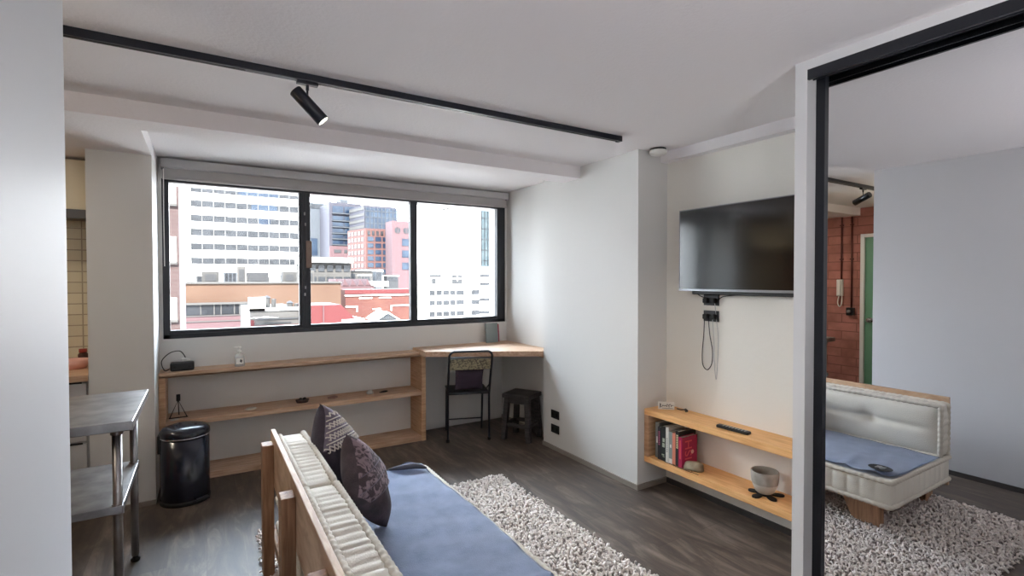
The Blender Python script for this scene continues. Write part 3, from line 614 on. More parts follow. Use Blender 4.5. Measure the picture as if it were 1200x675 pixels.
bm = NB(); tube(bm, [(SX + 0.120, yf - 0.0008, ZB + 0.10), (SX + 0.120, yf - 0.0016, ZB + 0.10)], 0.014, 20); finish('round_badge', bm, 'pink', o)
YB_ = yf

# stone beside the books, remote, small sign, twig, pot on trivet
t = pebble('stone', 'pale sandstone rock beside the magenta book', 'stone', SX + 0.068, YB_ - 0.055, ZB, 0.046, 0.058, 0.036, 'stone', 21, None, 0.5)
t = thing('remote_control', 'black remote control lying on the floating shelf top', 'remote', (2.745, 1.90, SZ1), 0.06)
bm = NB(); box(bm, -0.02, 0.02, -0.105, 0.105, 0.001, 0.020, 0.007, 3); finish('remote_body', bm, 'plastic', t, w2l=False)
bm = NB()
for i in range(8):
    for j in range(3): tube(bm, [(-0.011 + j * 0.011, -0.08 + i * 0.02, 0.0195), (-0.011 + j * 0.011, -0.08 + i * 0.02, 0.022)], 0.0035, 8)
finish('buttons', bm, 'cab_grey', t, w2l=False)
t = thing('shelf_sign', 'little white block sign with dark script standing at the left end of the shelf top', 'sign', (2.80, 2.47, SZ1), -0.75)
bm = NB(); box(bm, -0.055, 0.055, -0.008, 0.008, 0.0, 0.052, 0.001); finish('sign_block', bm, 'white_plastic', t, w2l=False)
bm = NB(); px_ = []
for i in range(60):
    u = i / 59; px_.append((-0.045 + 0.09 * u + 0.004 * math.sin(u * 40), -0.0095, 0.028 + 0.012 * math.sin(u * 34) * (0.6 + 0.4 * math.cos(u * 9))))
tube(bm, px_, 0.0018, 6); box(bm, -0.045, -0.041, -0.0095, -0.008, 0.012, 0.044); box(bm, -0.03, 0.045, -0.0095, -0.008, 0.008, 0.010); finish('sign_script', bm, 'plastic', t, w2l=False)
t = thing('twig', 'small dark dried twig lying on the shelf top beside the block sign', 'twig', (2.86, 2.37, SZ1))
bm = NB(); tube(bm, smooth_path([(2.865, 2.43, SZ1 + 0.004), (2.86, 2.39, SZ1 + 0.006), (2.868, 2.36, SZ1 + 0.012), (2.86, 2.34, SZ1 + 0.005)]), [0.004] * 16 + [0.009] * 4 + [0.011] * 4 + [0.004], 7); tag(finish('twig_stem', bm, 'dark_wood', t, True))
t = thing('twig', 'thin brown bent twig on the front edge of the lower shelf board', 'twig', (2.71, 2.22, ZB))
bm = NB(); tube(bm, smooth_path([(2.705, 2.40, ZB + 0.003), (2.70, 2.33, ZB + 0.003), (2.695, 2.25, ZB + 0.004), (2.70, 2.17, ZB + 0.003), (2.725, 2.20, ZB + 0.004), (2.72, 2.28, ZB + 0.004), (2.705, 2.33, ZB + 0.006), (2.70, 2.24, ZB + 0.005), (2.705, 2.12, ZB + 0.003)]), 0.0022, 6); finish('twig_stem', bm, 'panel_leaf', t)

PX, PY = 2.80, 1.73
t = thing('trivet', 'black leaf shaped trivet under the concrete pot', 'trivet', (PX, PY, ZB))
bm = NB()
for k, a in enumerate((0.5, 1.9, 3.1, 4.25, 5.4)):
    L = 0.105 if k != 1 else 0.09
    pts = []
    for i in range(24):
        u = i / 24 * 2 * PI; rr = L * (0.5 + 0.5 * math.cos(u)); w_ = 0.03 * math.sin(u) * (0.6 + 0.4 * math.cos(u))
        pts.append((rr * math.cos(a) - w_ * math.sin(a), rr * math.sin(a) + w_ * math.cos(a)))
    prism(bm, pts, 0.0, 0.008)
lathe(bm, [(0, 0), (0.04, 0), (0.04, 0.009), (0, 0.009)], 0, 0, 20)
finish('trivet_leaves', bm, 'rubber', t, w2l=False)
t = thing('concrete_pot', 'round grey concrete pot standing on the black trivet', 'pot', (PX, PY, ZB + 0.0095))
prof_o = [(0, 0), (0.036, 0), (0.052, 0.012), (0.066, 0.045), (0.070, 0.058)]
prof_u = [(0.070, 0.058), (0.075, 0.09), (0.076, 0.128), (0.073, 0.131), (0.066, 0.128), (0.064, 0.09), (0.05, 0.05), (0, 0.045)]
bm = NB(); lathe(bm, prof_o, 0, 0, 40); finish('pot_foot', bm, 'concrete_pale', t, True, False)
bm = NB(); lathe(bm, prof_u, 0, 0, 40); finish('pot_wall', bm, 'concrete', t, True, False)

# ------------------------------------------------------------------ chair under the desk
t = thing('metal_chair', 'black tubular metal chair with a woven back band, tucked under the corner desk', 'chair', (2.085, 4.175, 0), -0.34)
r_ = 0.0105; hw = 0.192
ly = lambda z: 0.0 if z < 0.44 else -(z - 0.44) * 0.47       # the back leans away from the desk
bm = NB()
arch = [(-hw, 0, 0.0), (-hw, 0, 0.43), (-hw, ly(0.6), 0.6), (-hw, ly(0.80), 0.80)] + [(-hw + 0.05 - 0.05 * math.cos(a), ly(0.81 + 0.05 * math.sin(a)), 0.81 + 0.05 * math.sin(a)) for a in (0.2, 0.5, 0.8, 1.1, 1.4)]
arch = arch + [(-x, y, z) for x, y, z in arch[::-1]]
tube(bm, arch, r_, 10); finish('back_frame', bm, 'black_metal', t, True, False)
bm = NB(); tube(bm, [(-hw, ly(0.80), 0.80), (hw, ly(0.80), 0.80)], 0.005, 8); finish('cross_rail', bm, 'black_metal', t, True, False)
bm = NB(); tube(bm, [(-hw, 0, 0.44), (hw, 0, 0.44)], 0.007, 8); finish('seat_rail', bm, 'black_metal', t, True, False)
bm = NB(); box(bm, -hw + 0.005, hw - 0.005, -0.005, 0.005, -0.055, 0.055, 0.003); bm.transform(Matrix.Translation((0, ly(0.735), 0.735)) @ Matrix.Rotation(0.40, 4, 'X')); finish('back_band', bm, 'cane', t, w2l=False)
bm = NB(); box(bm, -hw, hw, 0.0, 0.35, 0.440, 0.455, 0.006); finish('seat', bm, 'black_metal', t, w2l=False)
for s in (-1, 1):
    bm = NB(); tube(bm, [(s * (hw - 0.015), 0.38, 0.0), (s * (hw - 0.015), 0.31, 0.44)], r_, 10); finish('leg', bm, 'black_metal', t, True, False)
    bm = NB(); tube(bm, [(s * (hw - 0.004), ly(0.53), 0.53), (s * (hw - 0.01), 0.12, 0.455)], 0.006, 8); finish('side_brace', bm, 'black_metal', t, True, False)
    bm = NB(); tube(bm, [(s * hw, 0, 0.022), (s * hw, 0, 0.0)], 0.015, 10); finish('rubber_foot', bm, 'rubber', t, True, False)
bm = NB(); tube(bm, [(-hw + 0.015, 0.363, 0.11), (hw - 0.015, 0.363, 0.11)], 0.007, 8); finish('stretcher', bm, 'black_metal', t, True, False)

def pillow_bm(sx_, sy_, T, n=26, pinch=0.06, pw=0.55):
    bm = NB(); g = {}
    for side in (1, -1):
        for i in range(n + 1):
            for j in range(n + 1):
                u = -1 + 2 * i / n; v = -1 + 2 * j / n
                if side == -1 and (i in (0, n) or j in (0, n)): g[(side, i, j)] = g[(1, i, j)]; continue
                x = u * sx_ / 2 * (1 - pinch * (1 - v * v)); y_ = v * sy_ / 2 * (1 - pinch * (1 - u * u))
                hgt = T / 2 * (max(0, 1 - u ** 4) ** pw) * (max(0, 1 - v ** 4) ** pw)
                hgt *= 1 + 0.05 * math.sin(5 * u + 2 * v) + 0.04 * math.sin(7 * v - 3 * u + side)
                g[(side, i, j)] = bm.verts.new((x, y_, side * hgt))
    for side in (1, -1):
        for i in range(n):
            for j in range(n):
                f = [g[(side, i, j)], g[(side, i + 1, j)], g[(side, i + 1, j + 1)], g[(side, i, j + 1)]]
                bm.faces.new(f if side == 1 else f[::-1])
    return bm
def pillow_h(u, v, T, pw=0.55): return T / 2 * (max(0, 1 - u ** 4) ** pw) * (max(0, 1 - v ** 4) ** pw)

cu = finish('chair_cushion', pillow_bm(0.27, 0.21, 0.09), 'purple', None, True)
tag(cu, 'small dark purple cushion propped against the back of the metal chair', 'cushion')
cu.location = (2.105, 4.205, 0.565); cu.rotation_euler = Euler((PI / 2 + 0.30, 0, -0.34))

# ------------------------------------------------------------------ dark wooden stool and board
t = thing('wooden_stool', 'rustic dark wooden stool with splayed legs in the niche corner', 'stool', (2.560, 4.000, 0), -1.07 + PI)
bm = NB(); box(bm, -0.145, 0.145, -0.13, 0.13, 0.39, 0.432, 0.008); finish('seat', bm, 'dark_wood', t, w2l=False)
def beam(bm, a, b, w_, d_):
    a = Vector(a); b = Vector(b); z = (b - a).normalized(); x = Vector((1, 0, 0)); x = (x - z * x.dot(z)).normalized(); y_ = z.cross(x)
    vs = []
    for p in (a, b):
        for s, q in ((-1, -1), (1, -1), (1, 1), (-1, 1)): vs.append(bm.verts.new(p + x * s * w_ / 2 + y_ * q * d_ / 2))
    fs = [(0, 3, 2, 1), (4, 5, 6, 7)] + [(i, (i + 1) % 4, (i + 1) % 4 + 4, i + 4) for i in range(4)]
    F = [bm.faces.new([vs[k] for k in f]) for f in fs]; bmesh.ops.recalc_face_normals(bm, faces=F)
for sx_, sy_ in ((-1, -1), (1, -1), (1, 1), (-1, 1)):
    bm = NB(); beam(bm, (sx_ * 0.132, sy_ * 0.115, 0.0), (sx_ * 0.105, sy_ * 0.092, 0.392), 0.045, 0.042); finish('leg', bm, 'dark_wood', t, w2l=False)
for s in (-1, 1):
    bm = NB(); box(bm, -0.12, 0.12, s * 0.105 - 0.012, s * 0.105 + 0.012, 0.12, 0.155, 0.003); finish('stretcher', bm, 'dark_wood', t, w2l=False)
    bm = NB(); box(bm, s * 0.122 - 0.012, s * 0.122 + 0.012, -0.1, 0.1, 0.12, 0.155, 0.003); finish('stretcher', bm, 'dark_wood', t, w2l=False)
    bm = NB(); box(bm, -0.10, 0.10, s * 0.092 - 0.01, s * 0.092 + 0.01, 0.34, 0.392); finish('apron', bm, 'dark_wood', t, w2l=False)
bm = NB(); box(bm, 2.736, 2.748, 4.02, 4.16, 0.0, 0.33, 0.002)
tag(finish('leaning_board', bm, 'dark_wood'), 'narrow dark board against the niche wall behind the wooden stool', 'board')

# ------------------------------------------------------------------ shaggy rug
RX0, RX1, RY0, RY1 = 0.26, 1.90, 0.86, 3.29
t = thing('shag_rug', 'cream shaggy rug with thick looped pile under the sofa', 'rug', ((RX0 + RX1) / 2, (RY0 + RY1) / 2, 0))
bm = NB(); box(bm, RX0 + 0.02, RX1 - 0.02, RY0 + 0.02, RY1 - 0.02, 0.001, 0.010); finish('rug_backing', bm, 'rug_base', t)
def rug_pile():
    N = 13500; rng = np.random.default_rng(3)
    nx = int(math.sqrt(N * (RX1 - RX0) / (RY1 - RY0))); ny = N // nx
    gx, gy = np.meshgrid(np.linspace(RX0, RX1, nx), np.linspace(RY0, RY1, ny)); px = gx.ravel() + rng.normal(0, .006, gx.size); py = gy.ravel() + rng.normal(0, .006, gx.size)
    n = px.size; ang = rng.uniform(0, 2 * PI, n); L = rng.uniform(0.016, 0.032, n); hh = rng.uniform(0.012, 0.026, n); R = rng.uniform(0.0045, 0.0075, n)
    edge = (px < RX0 + .03) | (px > RX1 - .03) | (py < RY0 + .03) | (py > RY1 - .03)
    hh[edge] *= 0.7
    dx, dy = np.cos(ang), np.sin(ang); ts = [(-0.1, 0.0, 0.8), (0.15, 0.75, 1.0), (0.6, 1.0, 1.05), (1.0, 0.55, 0.75)]
    V = []; k = 4
    for (a, hz, rr) in ts:
        cx = px + dx * L * a; cy = py + dy * L * a; cz = 0.006 + hh * hz
        for j in range(k):
            th_ = 2 * PI * j / k + PI / 4; ox = -dy * np.cos(th_) * R * rr; oy = dx * np.cos(th_) * R * rr; oz = np.sin(th_) * R * rr
            if a == -0.1: ox, oy, oz = (-dy * np.cos(th_) + dx * np.sin(th_)) * R * rr, (dx * np.cos(th_) + dy * np.sin(th_)) * R * rr, 0 * px
            V.append(np.stack([cx + ox, cy + oy, np.maximum(cz + oz, 0.002)], 1))
    V = np.stack(V, 1).reshape(-1, 3)
    base = np.arange(n) * 16; F = []
    for s in range(3):
        for j in range(k): F.append(np.stack([base + s * 4 + j, base + s * 4 + (j + 1) % k, base + (s + 1) * 4 + (j + 1) % k, base + (s + 1) * 4 + j], 1))
    F.append(np.stack([base + 12 + j for j in range(4)], 1)); F = np.concatenate(F)
    V[:, 0] -= t.location.x; V[:, 1] -= t.location.y
    me = bpy.data.meshes.new('pile'); me.vertices.add(len(V)); me.vertices.foreach_set('co', V.ravel().astype(np.float32))
    me.loops.add(F.size); me.loops.foreach_set('vertex_index', F.ravel().astype(np.int32)); me.polygons.add(len(F))
    me.polygons.foreach_set('loop_start', (np.arange(len(F)) * 4).astype(np.int32)); me.polygons.foreach_set('use_smooth', np.ones(len(F), bool)); me.update(calc_edges=True); me.validate()
    o = bpy.data.objects.new('pile', me); COL.objects.link(o); me.materials.append(M['pile']); o.parent = t; tag(o, kind='stuff')
rug_pile()

# ------------------------------------------------------------------ sofa
t = thing('daybed_sofa', 'low timber sofa with cream tufted mattress cushions and slatted post back', 'sofa', (0.72, 2.13, 0))
Y0, Y1 = 1.315, 2.90
ZR = 0.027     # legs stand on the rug pile
bm = NB(); box(bm, 0.292, 0.314, Y0, Y1, 0.455, 0.715, 0.003); finish('back_panel', bm, 'sofa_wood', t)
bm = NB(); box(bm, 0.292, 0.314, Y0, Y1, 0.13, 0.18, 0.003); finish('lower_back_rail', bm, 'sofa_wood', t)
for yc in (2.80, 2.095, 1.46):
    bm = NB(); box(bm, 0.240, 0.2915, yc - 0.04, yc + 0.04, 0.0 if yc < 0 else 0.012, 0.672, 0.003); finish('back_post', bm, 'sofa_wood_z', t)
bm = NB(); box(bm, 0.292, 1.12, Y0 + 0.02, Y1 + 0.03, 0.148, 0.172, 0.003); finish('seat_platform', bm, 'sofa_wood', t)
for (xc, yc, sgn) in ((1.06, Y0 + 0.08, 1), (1.06, Y1 - 0.06, -1), (0.40, Y0 + 0.08, 1), (0.40, Y1 - 0.06, -1)):
    bm = NB(); a = yc; b_ = yc + sgn * 0.20
    vs = [(a, 0.148), (b_, 0.148), (b_ - sgn * 0.06, 0.02), (a, 0.02)]
    P1 = [bm.verts.new((xc - 0.035, p[0], p[1])) for p in vs]; P2 = [bm.verts.new((xc + 0.035, p[0], p[1])) for p in vs]
    F = [bm.faces.new(P1), bm.faces.new(P2[::-1])] + [bm.faces.new((P1[i], P2[i], P2[(i + 1) % 4], P1[(i + 1) % 4])) for i in range(4)]
    bmesh.ops.recalc_face_normals(bm, faces=F); finish('leg', bm, 'sofa_wood_z', t)

def mattress(name, x0, x1, y0, y1, z0, z1, parent, broad='z', tufts=(), pitch=0.048, res=0.008, rr=0.0155, seed=0):
    """tufted slab; broad = axis of the thin direction; narrow faces pleated, rolled edges"""
    lo = Vector((x0, y0, z0)); hi = Vector((x1, y1, z1)); bi = 'xyz'.index(broad)
    bm = NB(); cache = {}; dims = hi - lo
    def vert(p):
        k = (round(p[0], 5), round(p[1], 5), round(p[2], 5))
        if k not in cache: cache[k] = bm.verts.new(p)
        return cache[k]
    nd = [max(4, int(dims[i] / res)) for i in range(3)]
    nd[bi] = max(8, nd[bi])
    for ax in range(3):
        a, b_ = [i for i in range(3) if i != ax]
        for side in (0, 1):
            for i in range(nd[a]):
                for j in range(nd[b_]):
                    q = []
                    for (ii, jj) in ((i, j), (i + 1, j), (i + 1, j + 1), (i, j + 1)):
                        p = [0, 0, 0]; p[ax] = hi[ax] if side else lo[ax]
                        p[a] = lo[a] + dims[a] * ii / nd[a]; p[b_] = lo[b_] + dims[b_] * jj / nd[b_]
                        q.append(vert(p))
                    if (side == 1) == (ax != 1): bm.faces.new(q)
                    else: bm.faces.new(q[::-1])
    bmesh.ops.recalc_face_normals(bm, faces=bm.faces[:])
    newco = {}
    others = [i for i in range(3) if i != bi]
    for v in bm.verts:
        c = v.co.copy(); nrm = [(c[i] - lo[i]) / dims[i] * 2 - 1 for i in range(3)]
        off = Vector((0, 0, 0))
        for ax in range(3):
            if abs(abs(nrm[ax]) - 1) < 1e-5:
                s = 1 if nrm[ax] > 0 else -1
                a, b_ = [i for i in range(3) if i != ax]
                e = max(0, 1 - abs(nrm[a]) ** 8) * max(0, 1 - abs(nrm[b_]) ** 4)
                if ax == bi:
                    d = (0.030 if broad == 'x' else 0.012) * e
                    for (ta, tb) in tufts:
                        dd = math.hypot(c[others[0]] - ta, c[others[1]] - tb); d -= 0.030 * math.exp(-(dd / 0.06) ** 2)
                        # crease running along the long axis through the tuft
                        d -= 0.022 * math.exp(-((c[others[1]] - tb) / 0.022) ** 2) * math.exp(-((c[others[0]] - ta) / 0.26) ** 2) * e
                else:
                    run = a if a != bi else b_
                    ph = (c[run] - lo[run]) / pitch
                    d = 0.014 * e * (0.35 + 0.65 * abs(math.sin(PI * ph + 0.25 * math.sin(ph * 2.1 + seed))) ** 0.55) - 0.002 + 0.002 * e * math.sin(ph * 1.7)
                off[ax] += s * d
        newco[v] = c + off
    for v, c in newco.items(): v.co = c
    o = finish(name, bm, 'cushion', parent, True)
    # rolled edges around both broad faces
    bm = NB(); a, b_ = others
    for s in (0, 1):
        loop = []; rad = []
        cor = [(lo[a], lo[b_]), (hi[a], lo[b_]), (hi[a], hi[b_]), (lo[a], hi[b_])]
        for k in range(4):
            p, q = Vector(cor[k]), Vector(cor[(k + 1) % 4]); n = max(4, int((q - p).length / 0.008))
            for i in range(n):
                c = p.lerp(q, i / n); P = Vector((0, 0, 0)); P[a] = c[0]; P[b_] = c[1]; P[bi] = hi[bi] if s else lo[bi]
                loop.append(P); u = i / n * (q - p).length; rad.append(rr * (0.78 + 0.30 * abs(math.sin(PI * u / 0.034))))
        tube(bm, loop, rad, 8, closed=True)
    pi = finish('rolled_edge', bm, 'piping', o, True)
    return o
mattress('seat_mattress', 0.330, 1.165, 1.305, 2.955, 0.186, 0.328, t, 'z', ((0.75, 1.7), (0.75, 2.5)), pitch=0.078, seed=1)
mattress('back_cushion', 0.334, 0.450, 1.315, 2.108, 0.345, 0.672, t, 'x', ((1.715, 0.515),), seed=2)
mattress('back_cushion', 0.334, 0.450, 2.138, 2.90, 0.345, 0.672, t, 'x', ((2.52, 0.515),), seed=5)

# ------------------------------------------------------------------ felt blanket on the seat
def blanket():
    nx, ny = 54, 110; bm = NB(); g = []
    xa, xb, ya, yb = 0.475, 1.165, 1.305, 2.975
    for i in range(nx + 1):
        row = []
        for j in range(ny + 1):
            u = i / nx; v = j / ny
            # outline: front edge wavers, corners pull in
            xr = xb - 0.012 - 0.010 * math.sin(v * 9) - 0.05 * max(0, 0.10 - v) / 0.10
            yl = ya + 0.0 + 0.05 * (max(0, (u - 0.15)) ** 1.0) * (0.5 + 0.5 * math.sin(u * 6.5)) ; yr = yb - 0.03 - 0.03 * (1 - u) + 0.01 * math.sin(u * 8)
            x = xa + (xr - xa) * u; y_ = yl + (yr - yl) * v
            bulge = 0.012 * max(0, 1 - abs(2 * (x - 0.345) / 0.82 - 1) ** 8) * max(0, 1 - abs(2 * (y_ - 1.305) / 1.65 - 1) ** 4)
            z = 0.3475 + bulge * 0.6 + 0.0028 * math.sin(13 * x + 5 * y_) * math.sin(7 * y_ - 3 * x) + 0.002 * math.sin(31 * y_ + 11 * x)
            # soft folds near the near end
            z += 0.013 * math.exp(-((v - 0.05 - 0.09 * (1 - u)) / 0.02) ** 2) * max(0, min(1, (u - 0.2) * 2))
            z += 0.014 * math.exp(-((v - 0.15 - 0.10 * (1 - u)) / 0.02) ** 2) * max(0, min(1, (u - 0.5) * 2))
            # far hem lifts in two lazy waves
            k = max(0, (v - 0.93) / 0.07); z += 0.018 * k * (0.5 + 0.5 * math.sin(u * 11 + 0.6))
            z += 0.03 * max(0, (v - 0.93) / 0.07) ** 2 * math.exp(-((u - 0.86) / 0.09) ** 2)
            row.append(bm.verts.new((x, y_, z)))
        g.append(row)
    for i in range(nx):
        for j in range(ny): bm.faces.new((g[i][j], g[i + 1][j], g[i + 1][j + 1], g[i][j + 1]))
    r = bmesh.ops.solidify(bm, geom=bm.faces[:], thickness=0.004)
    return bm
EMX, EMY = 1.065, 1.40
t = thing('felt_blanket', 'blue grey felt blanket spread over the sofa seat', 'blanket', (0.8, 2.1, 0.33))
finish('blanket_cloth', blanket(), 'blanket', t, True)
bm = NB(); tube(bm, smooth_path([(0.93, 2.925, 0.366), (1.0, 2.90, 0.374), (1.08, 2.875, 0.376), (1.135, 2.84, 0.364)], 6), [0.004, 0.006, 0.008, 0.010, 0.012, 0.013, 0.014, 0.015, 0.016, 0.016, 0.017, 0.017, 0.017, 0.016, 0.015, 0.013, 0.010, 0.007, 0.004], 10)
finish('turned_hem', bm, mat('felt_underside', srgb(92, 94, 104), 0.95), t, True)
bm = NB(); lathe(bm, [(0, 0.0), (0.052, 0.0), (0.055, 0.002), (0.052, 0.0035), (0, 0.0035)], 0, 0, 36); bmesh.ops.scale(bm, vec=(0.85, 1.15, 1), verts=bm.verts[:])
bm.transform(Matrix.Translation((EMX, EMY, 0.3685)) @ Matrix.Rotation(0.04, 4, 'Y')); em = finish('emblem_patch', bm, 'blanket_dark', t)
bm = NB()
for k in range(3):
    tube(bm, smooth_path([(EMX - 0.018 + k * 0.015, EMY - 0.025, 0.3728), (EMX - 0.01 + k * 0.015, EMY - 0.01, 0.373), (EMX - 0.022 + k * 0.015, EMY + 0.005, 0.373), (EMX - 0.012 + k * 0.015, EMY + 0.023, 0.3728)], 4), 0.002, 6)
finish('emblem_mark', bm, 'cab_grey', em)

# ------------------------------------------------------------------ throw pillows
def place(o, loc, normal, roll):
    n = Vector(normal).normalized(); up = Vector((0, 0, 1)); y_ = (up - n * up.dot(n)).normalized(); x = y_.cross(n)
    R = Matrix((x, y_, n)).transposed().to_4x4() @ Matrix.Rotation(roll, 4, 'Z')
    o.location = loc; o.rotation_euler = R.to_euler()
S1, T1 = 0.385, 0.17
t = thing('throw_pillow', 'dark plum throw pillow with cream zigzag cord trim, farther from the camera', 'pillow', (0, 0, 0), 0, None)
finish('pillow_cover', pillow_bm(S1, S1, T1), 'plum', t, True, False)
def on_face(u, v, T=T1, S_=S1, lift=0.003, pinch=0.06):
    return (u * S_ / 2 * (1 - pinch * (1 - v * v)), v * S_ / 2 * (1 - pinch * (1 - u * u)), pillow_h(u, v, T) * 1.06 + lift)
def half_face(s0, T, S_, lift, n=44):
    bm = NB(); g = {}
    def V(i, j):
        if (i, j) not in g: g[(i, j)] = bm.verts.new(on_face(-0.97 + 1.94 * i / n, -0.97 + 1.94 * j / n, T, S_, lift))
        return g[(i, j)]
    for i in range(n):
        for j in range(n):
            if (-1.94 + 1.94 * (i + j + 1) / n) > s0: bm.faces.new((V(i, j), V(i + 1, j), V(i + 1, j + 1), V(i, j + 1)))
    return bm
def cords(rows, T, S_, r=0.0032):
    bm = NB()
    for (s0, amp, k, ph) in rows:
        P = []
        for i in range(121):
            q = -1 + 2 * i / 120; z = ((q * k + ph) % 1.0); z = abs(2 * z - 1) * 2 - 1
            ss = s0 + amp * z; d = q * (2 - abs(s0)) * 0.93
            u = (ss + d) / 2; v = (ss - d) / 2
            P.append(on_face(max(-0.96, min(0.96, u)), max(-0.96, min(0.96, v)), T, S_, 0.0035))
        tube(bm, P, r, 6)
    return bm
finish('lilac_band', half_face(0.32, T1, S1, 0.0015), 'lilac', t, True, False)
finish('cord_trim', cords(((0.32, 0.13, 4.6, 0), (0.32, 0.13, 4.6, 0.5), (0.52, 0.0, 1, 0), (0.72, 0.11, 3.6, 0), (0.72, 0.11, 3.6, 0.5), (0.92, 0.0, 1, 0), (1.12, 0.10, 2.6, 0), (1.12, 0.10, 2.6, 0.5), (1.32, 0.0, 1, 0), (1.50, 0.07, 2.2, 0.25)), T1, S1), 'cord_cream', t, True, False)
bm = NB()
for s0 in (0.06, -0.16, -0.40):
    for k in range(7):
        d = -0.9 + k * 0.30
        P = []
        for i in range(5):
            dd = d + 0.13 * i / 4; P.append(on_face((s0 + dd) / 2, (s0 - dd) / 2, T1, S1, 0.004))
        tube(bm, P, 0.0036, 6)
tag(finish('cord_stitches', bm, 'cord_cream', t, True, False), kind='stuff')
place(t, (0.585, 2.715, 0.592), (0.80, -0.46, 0.36), 0.66)

t = thing('throw_pillow', 'brown mauve patterned throw pillow leaning in front of the plum one', 'pillow', (0, 0, 0), 0, None)
T2, S2 = 0.15, 0.335
finish('pillow_cover', pillow_bm(S2, S2, T2), mat('brown_mauve_cotton', srgb(88, 76, 80), 0.9, col2=srgb(66, 57, 62), scale=16, bump=0.3, bscale=130), t, True, False)
finish('printed_panel', half_face(-0.55, T2, S2, 0.0018), 'mauve', t, True, False)
finish('piped_seam', cords(((-0.55, 0.0, 1, 0), (0.0, 0.0, 1, 0), (0.5, 0.0, 1, 0)), T2, S2, 0.002), 'lilac', t, True, False)
place(t, (0.632, 2.33, 0.566), (0.84, -0.38, 0.40), 0.70)

# ------------------------------------------------------------------ the city outside
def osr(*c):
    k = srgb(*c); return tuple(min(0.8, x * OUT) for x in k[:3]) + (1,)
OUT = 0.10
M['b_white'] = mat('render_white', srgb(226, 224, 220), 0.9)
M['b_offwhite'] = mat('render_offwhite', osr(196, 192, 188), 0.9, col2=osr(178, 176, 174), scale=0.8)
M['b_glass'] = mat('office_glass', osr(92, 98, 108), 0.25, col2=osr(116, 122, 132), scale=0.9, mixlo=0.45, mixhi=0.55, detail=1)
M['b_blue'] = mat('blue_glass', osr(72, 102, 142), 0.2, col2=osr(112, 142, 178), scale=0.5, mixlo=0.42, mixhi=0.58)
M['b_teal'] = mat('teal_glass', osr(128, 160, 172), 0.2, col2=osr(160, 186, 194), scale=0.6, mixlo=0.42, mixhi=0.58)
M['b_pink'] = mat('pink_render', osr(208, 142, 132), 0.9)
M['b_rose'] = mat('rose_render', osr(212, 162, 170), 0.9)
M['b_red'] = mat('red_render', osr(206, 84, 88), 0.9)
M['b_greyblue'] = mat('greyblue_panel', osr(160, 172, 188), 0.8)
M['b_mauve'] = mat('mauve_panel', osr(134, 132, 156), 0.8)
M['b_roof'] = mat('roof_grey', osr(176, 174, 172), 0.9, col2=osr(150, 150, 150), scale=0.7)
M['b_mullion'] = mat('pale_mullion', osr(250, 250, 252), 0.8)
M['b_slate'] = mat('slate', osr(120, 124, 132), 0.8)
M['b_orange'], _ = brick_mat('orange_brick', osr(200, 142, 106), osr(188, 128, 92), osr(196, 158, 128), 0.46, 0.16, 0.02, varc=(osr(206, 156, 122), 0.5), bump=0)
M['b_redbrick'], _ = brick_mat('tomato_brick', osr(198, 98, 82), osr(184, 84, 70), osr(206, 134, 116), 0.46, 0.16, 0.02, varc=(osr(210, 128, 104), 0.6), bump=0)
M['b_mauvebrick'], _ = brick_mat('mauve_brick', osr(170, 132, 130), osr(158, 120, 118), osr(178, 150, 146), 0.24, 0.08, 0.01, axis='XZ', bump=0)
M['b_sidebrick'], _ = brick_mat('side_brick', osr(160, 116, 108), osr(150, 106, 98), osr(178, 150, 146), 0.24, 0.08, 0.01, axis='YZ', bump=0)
G0 = -18.0
bm = NB(); box(bm, -120, 220, 6.5, 320, G0 - 0.5, G0); tag(finish('ground', bm, 'b_white'), kind='structure')
def bld(name, label, x0, x1, y0, y1, z1, m, z0=G0, cat='building'):
    o = thing(name, label, cat, ((x0 + x1) / 2, (y0 + y1) / 2, z0))
    bm = NB(); box(bm, x0, x1, y0, y1, z0, z1); finish('walls', bm, m, o); return o
def add(o, name, m, *bx):
    if len(bx) > 1 and name not in ('mullions', 'glazing_bar', 'gutter', 'moulding'):
        return [add(o, name, m, b) for b in bx][0]
    bm = NB()
    for b in bx: box(bm, *b)
    return finish(name, bm, m, o)

# white office block with window bands
o = bld('office_block', 'white office block with six long bands of windows, left in the window', -1.6, 9.4, 60, 75, 13.5, 'b_white')
rows = [(10.92, 10.29), (9.5, 8.84), (8.04, 7.38), (6.64, 5.95), (5.18, 4.53), (3.73, 3.10)]
rows = [(12.35, 11.75)] + rows
for k, (za, zb) in enumerate(rows):
    r = add(o, 'window_band', 'b_glass', (-1.0, 9.3, 59.93, 60.0, zb, za))
    add(r, 'mullions', 'b_mullion', *[(x, x + 0.07, 59.86, 59.94, zb, za) for x in np.arange(-0.1, 9.2, 1.02)])
    add(o, 'ledge', 'b_white', (-1.2, 9.4, 59.6, 60.0, zb - 0.22, zb - 0.04))
add(o, 'corner_fin', 'b_white', (-1.6, -1.05, 59.7, 60, G0, 13.5))
add(o, 'sky_reflection_glass', 'b_blue', (3.2, 7.0, 59.90, 59.95, 10.31, 10.90), (4.4, 6.9, 59.90, 59.95, 8.86, 9.48), (5.0, 6.2, 59.9, 59.95, 7.4, 8.02))
# mauve brick neighbour at the left edge
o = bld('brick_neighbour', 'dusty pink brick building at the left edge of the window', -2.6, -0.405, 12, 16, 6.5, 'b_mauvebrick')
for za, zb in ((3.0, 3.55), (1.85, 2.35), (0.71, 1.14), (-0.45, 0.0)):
    f = add(o, 'window', 'b_white', (-0.62, -0.45, 11.97, 12.0, za, zb)); add(f, 'sill', 'b_offwhite', (-0.64, -0.44, 11.93, 12.0, za - 0.05, za))
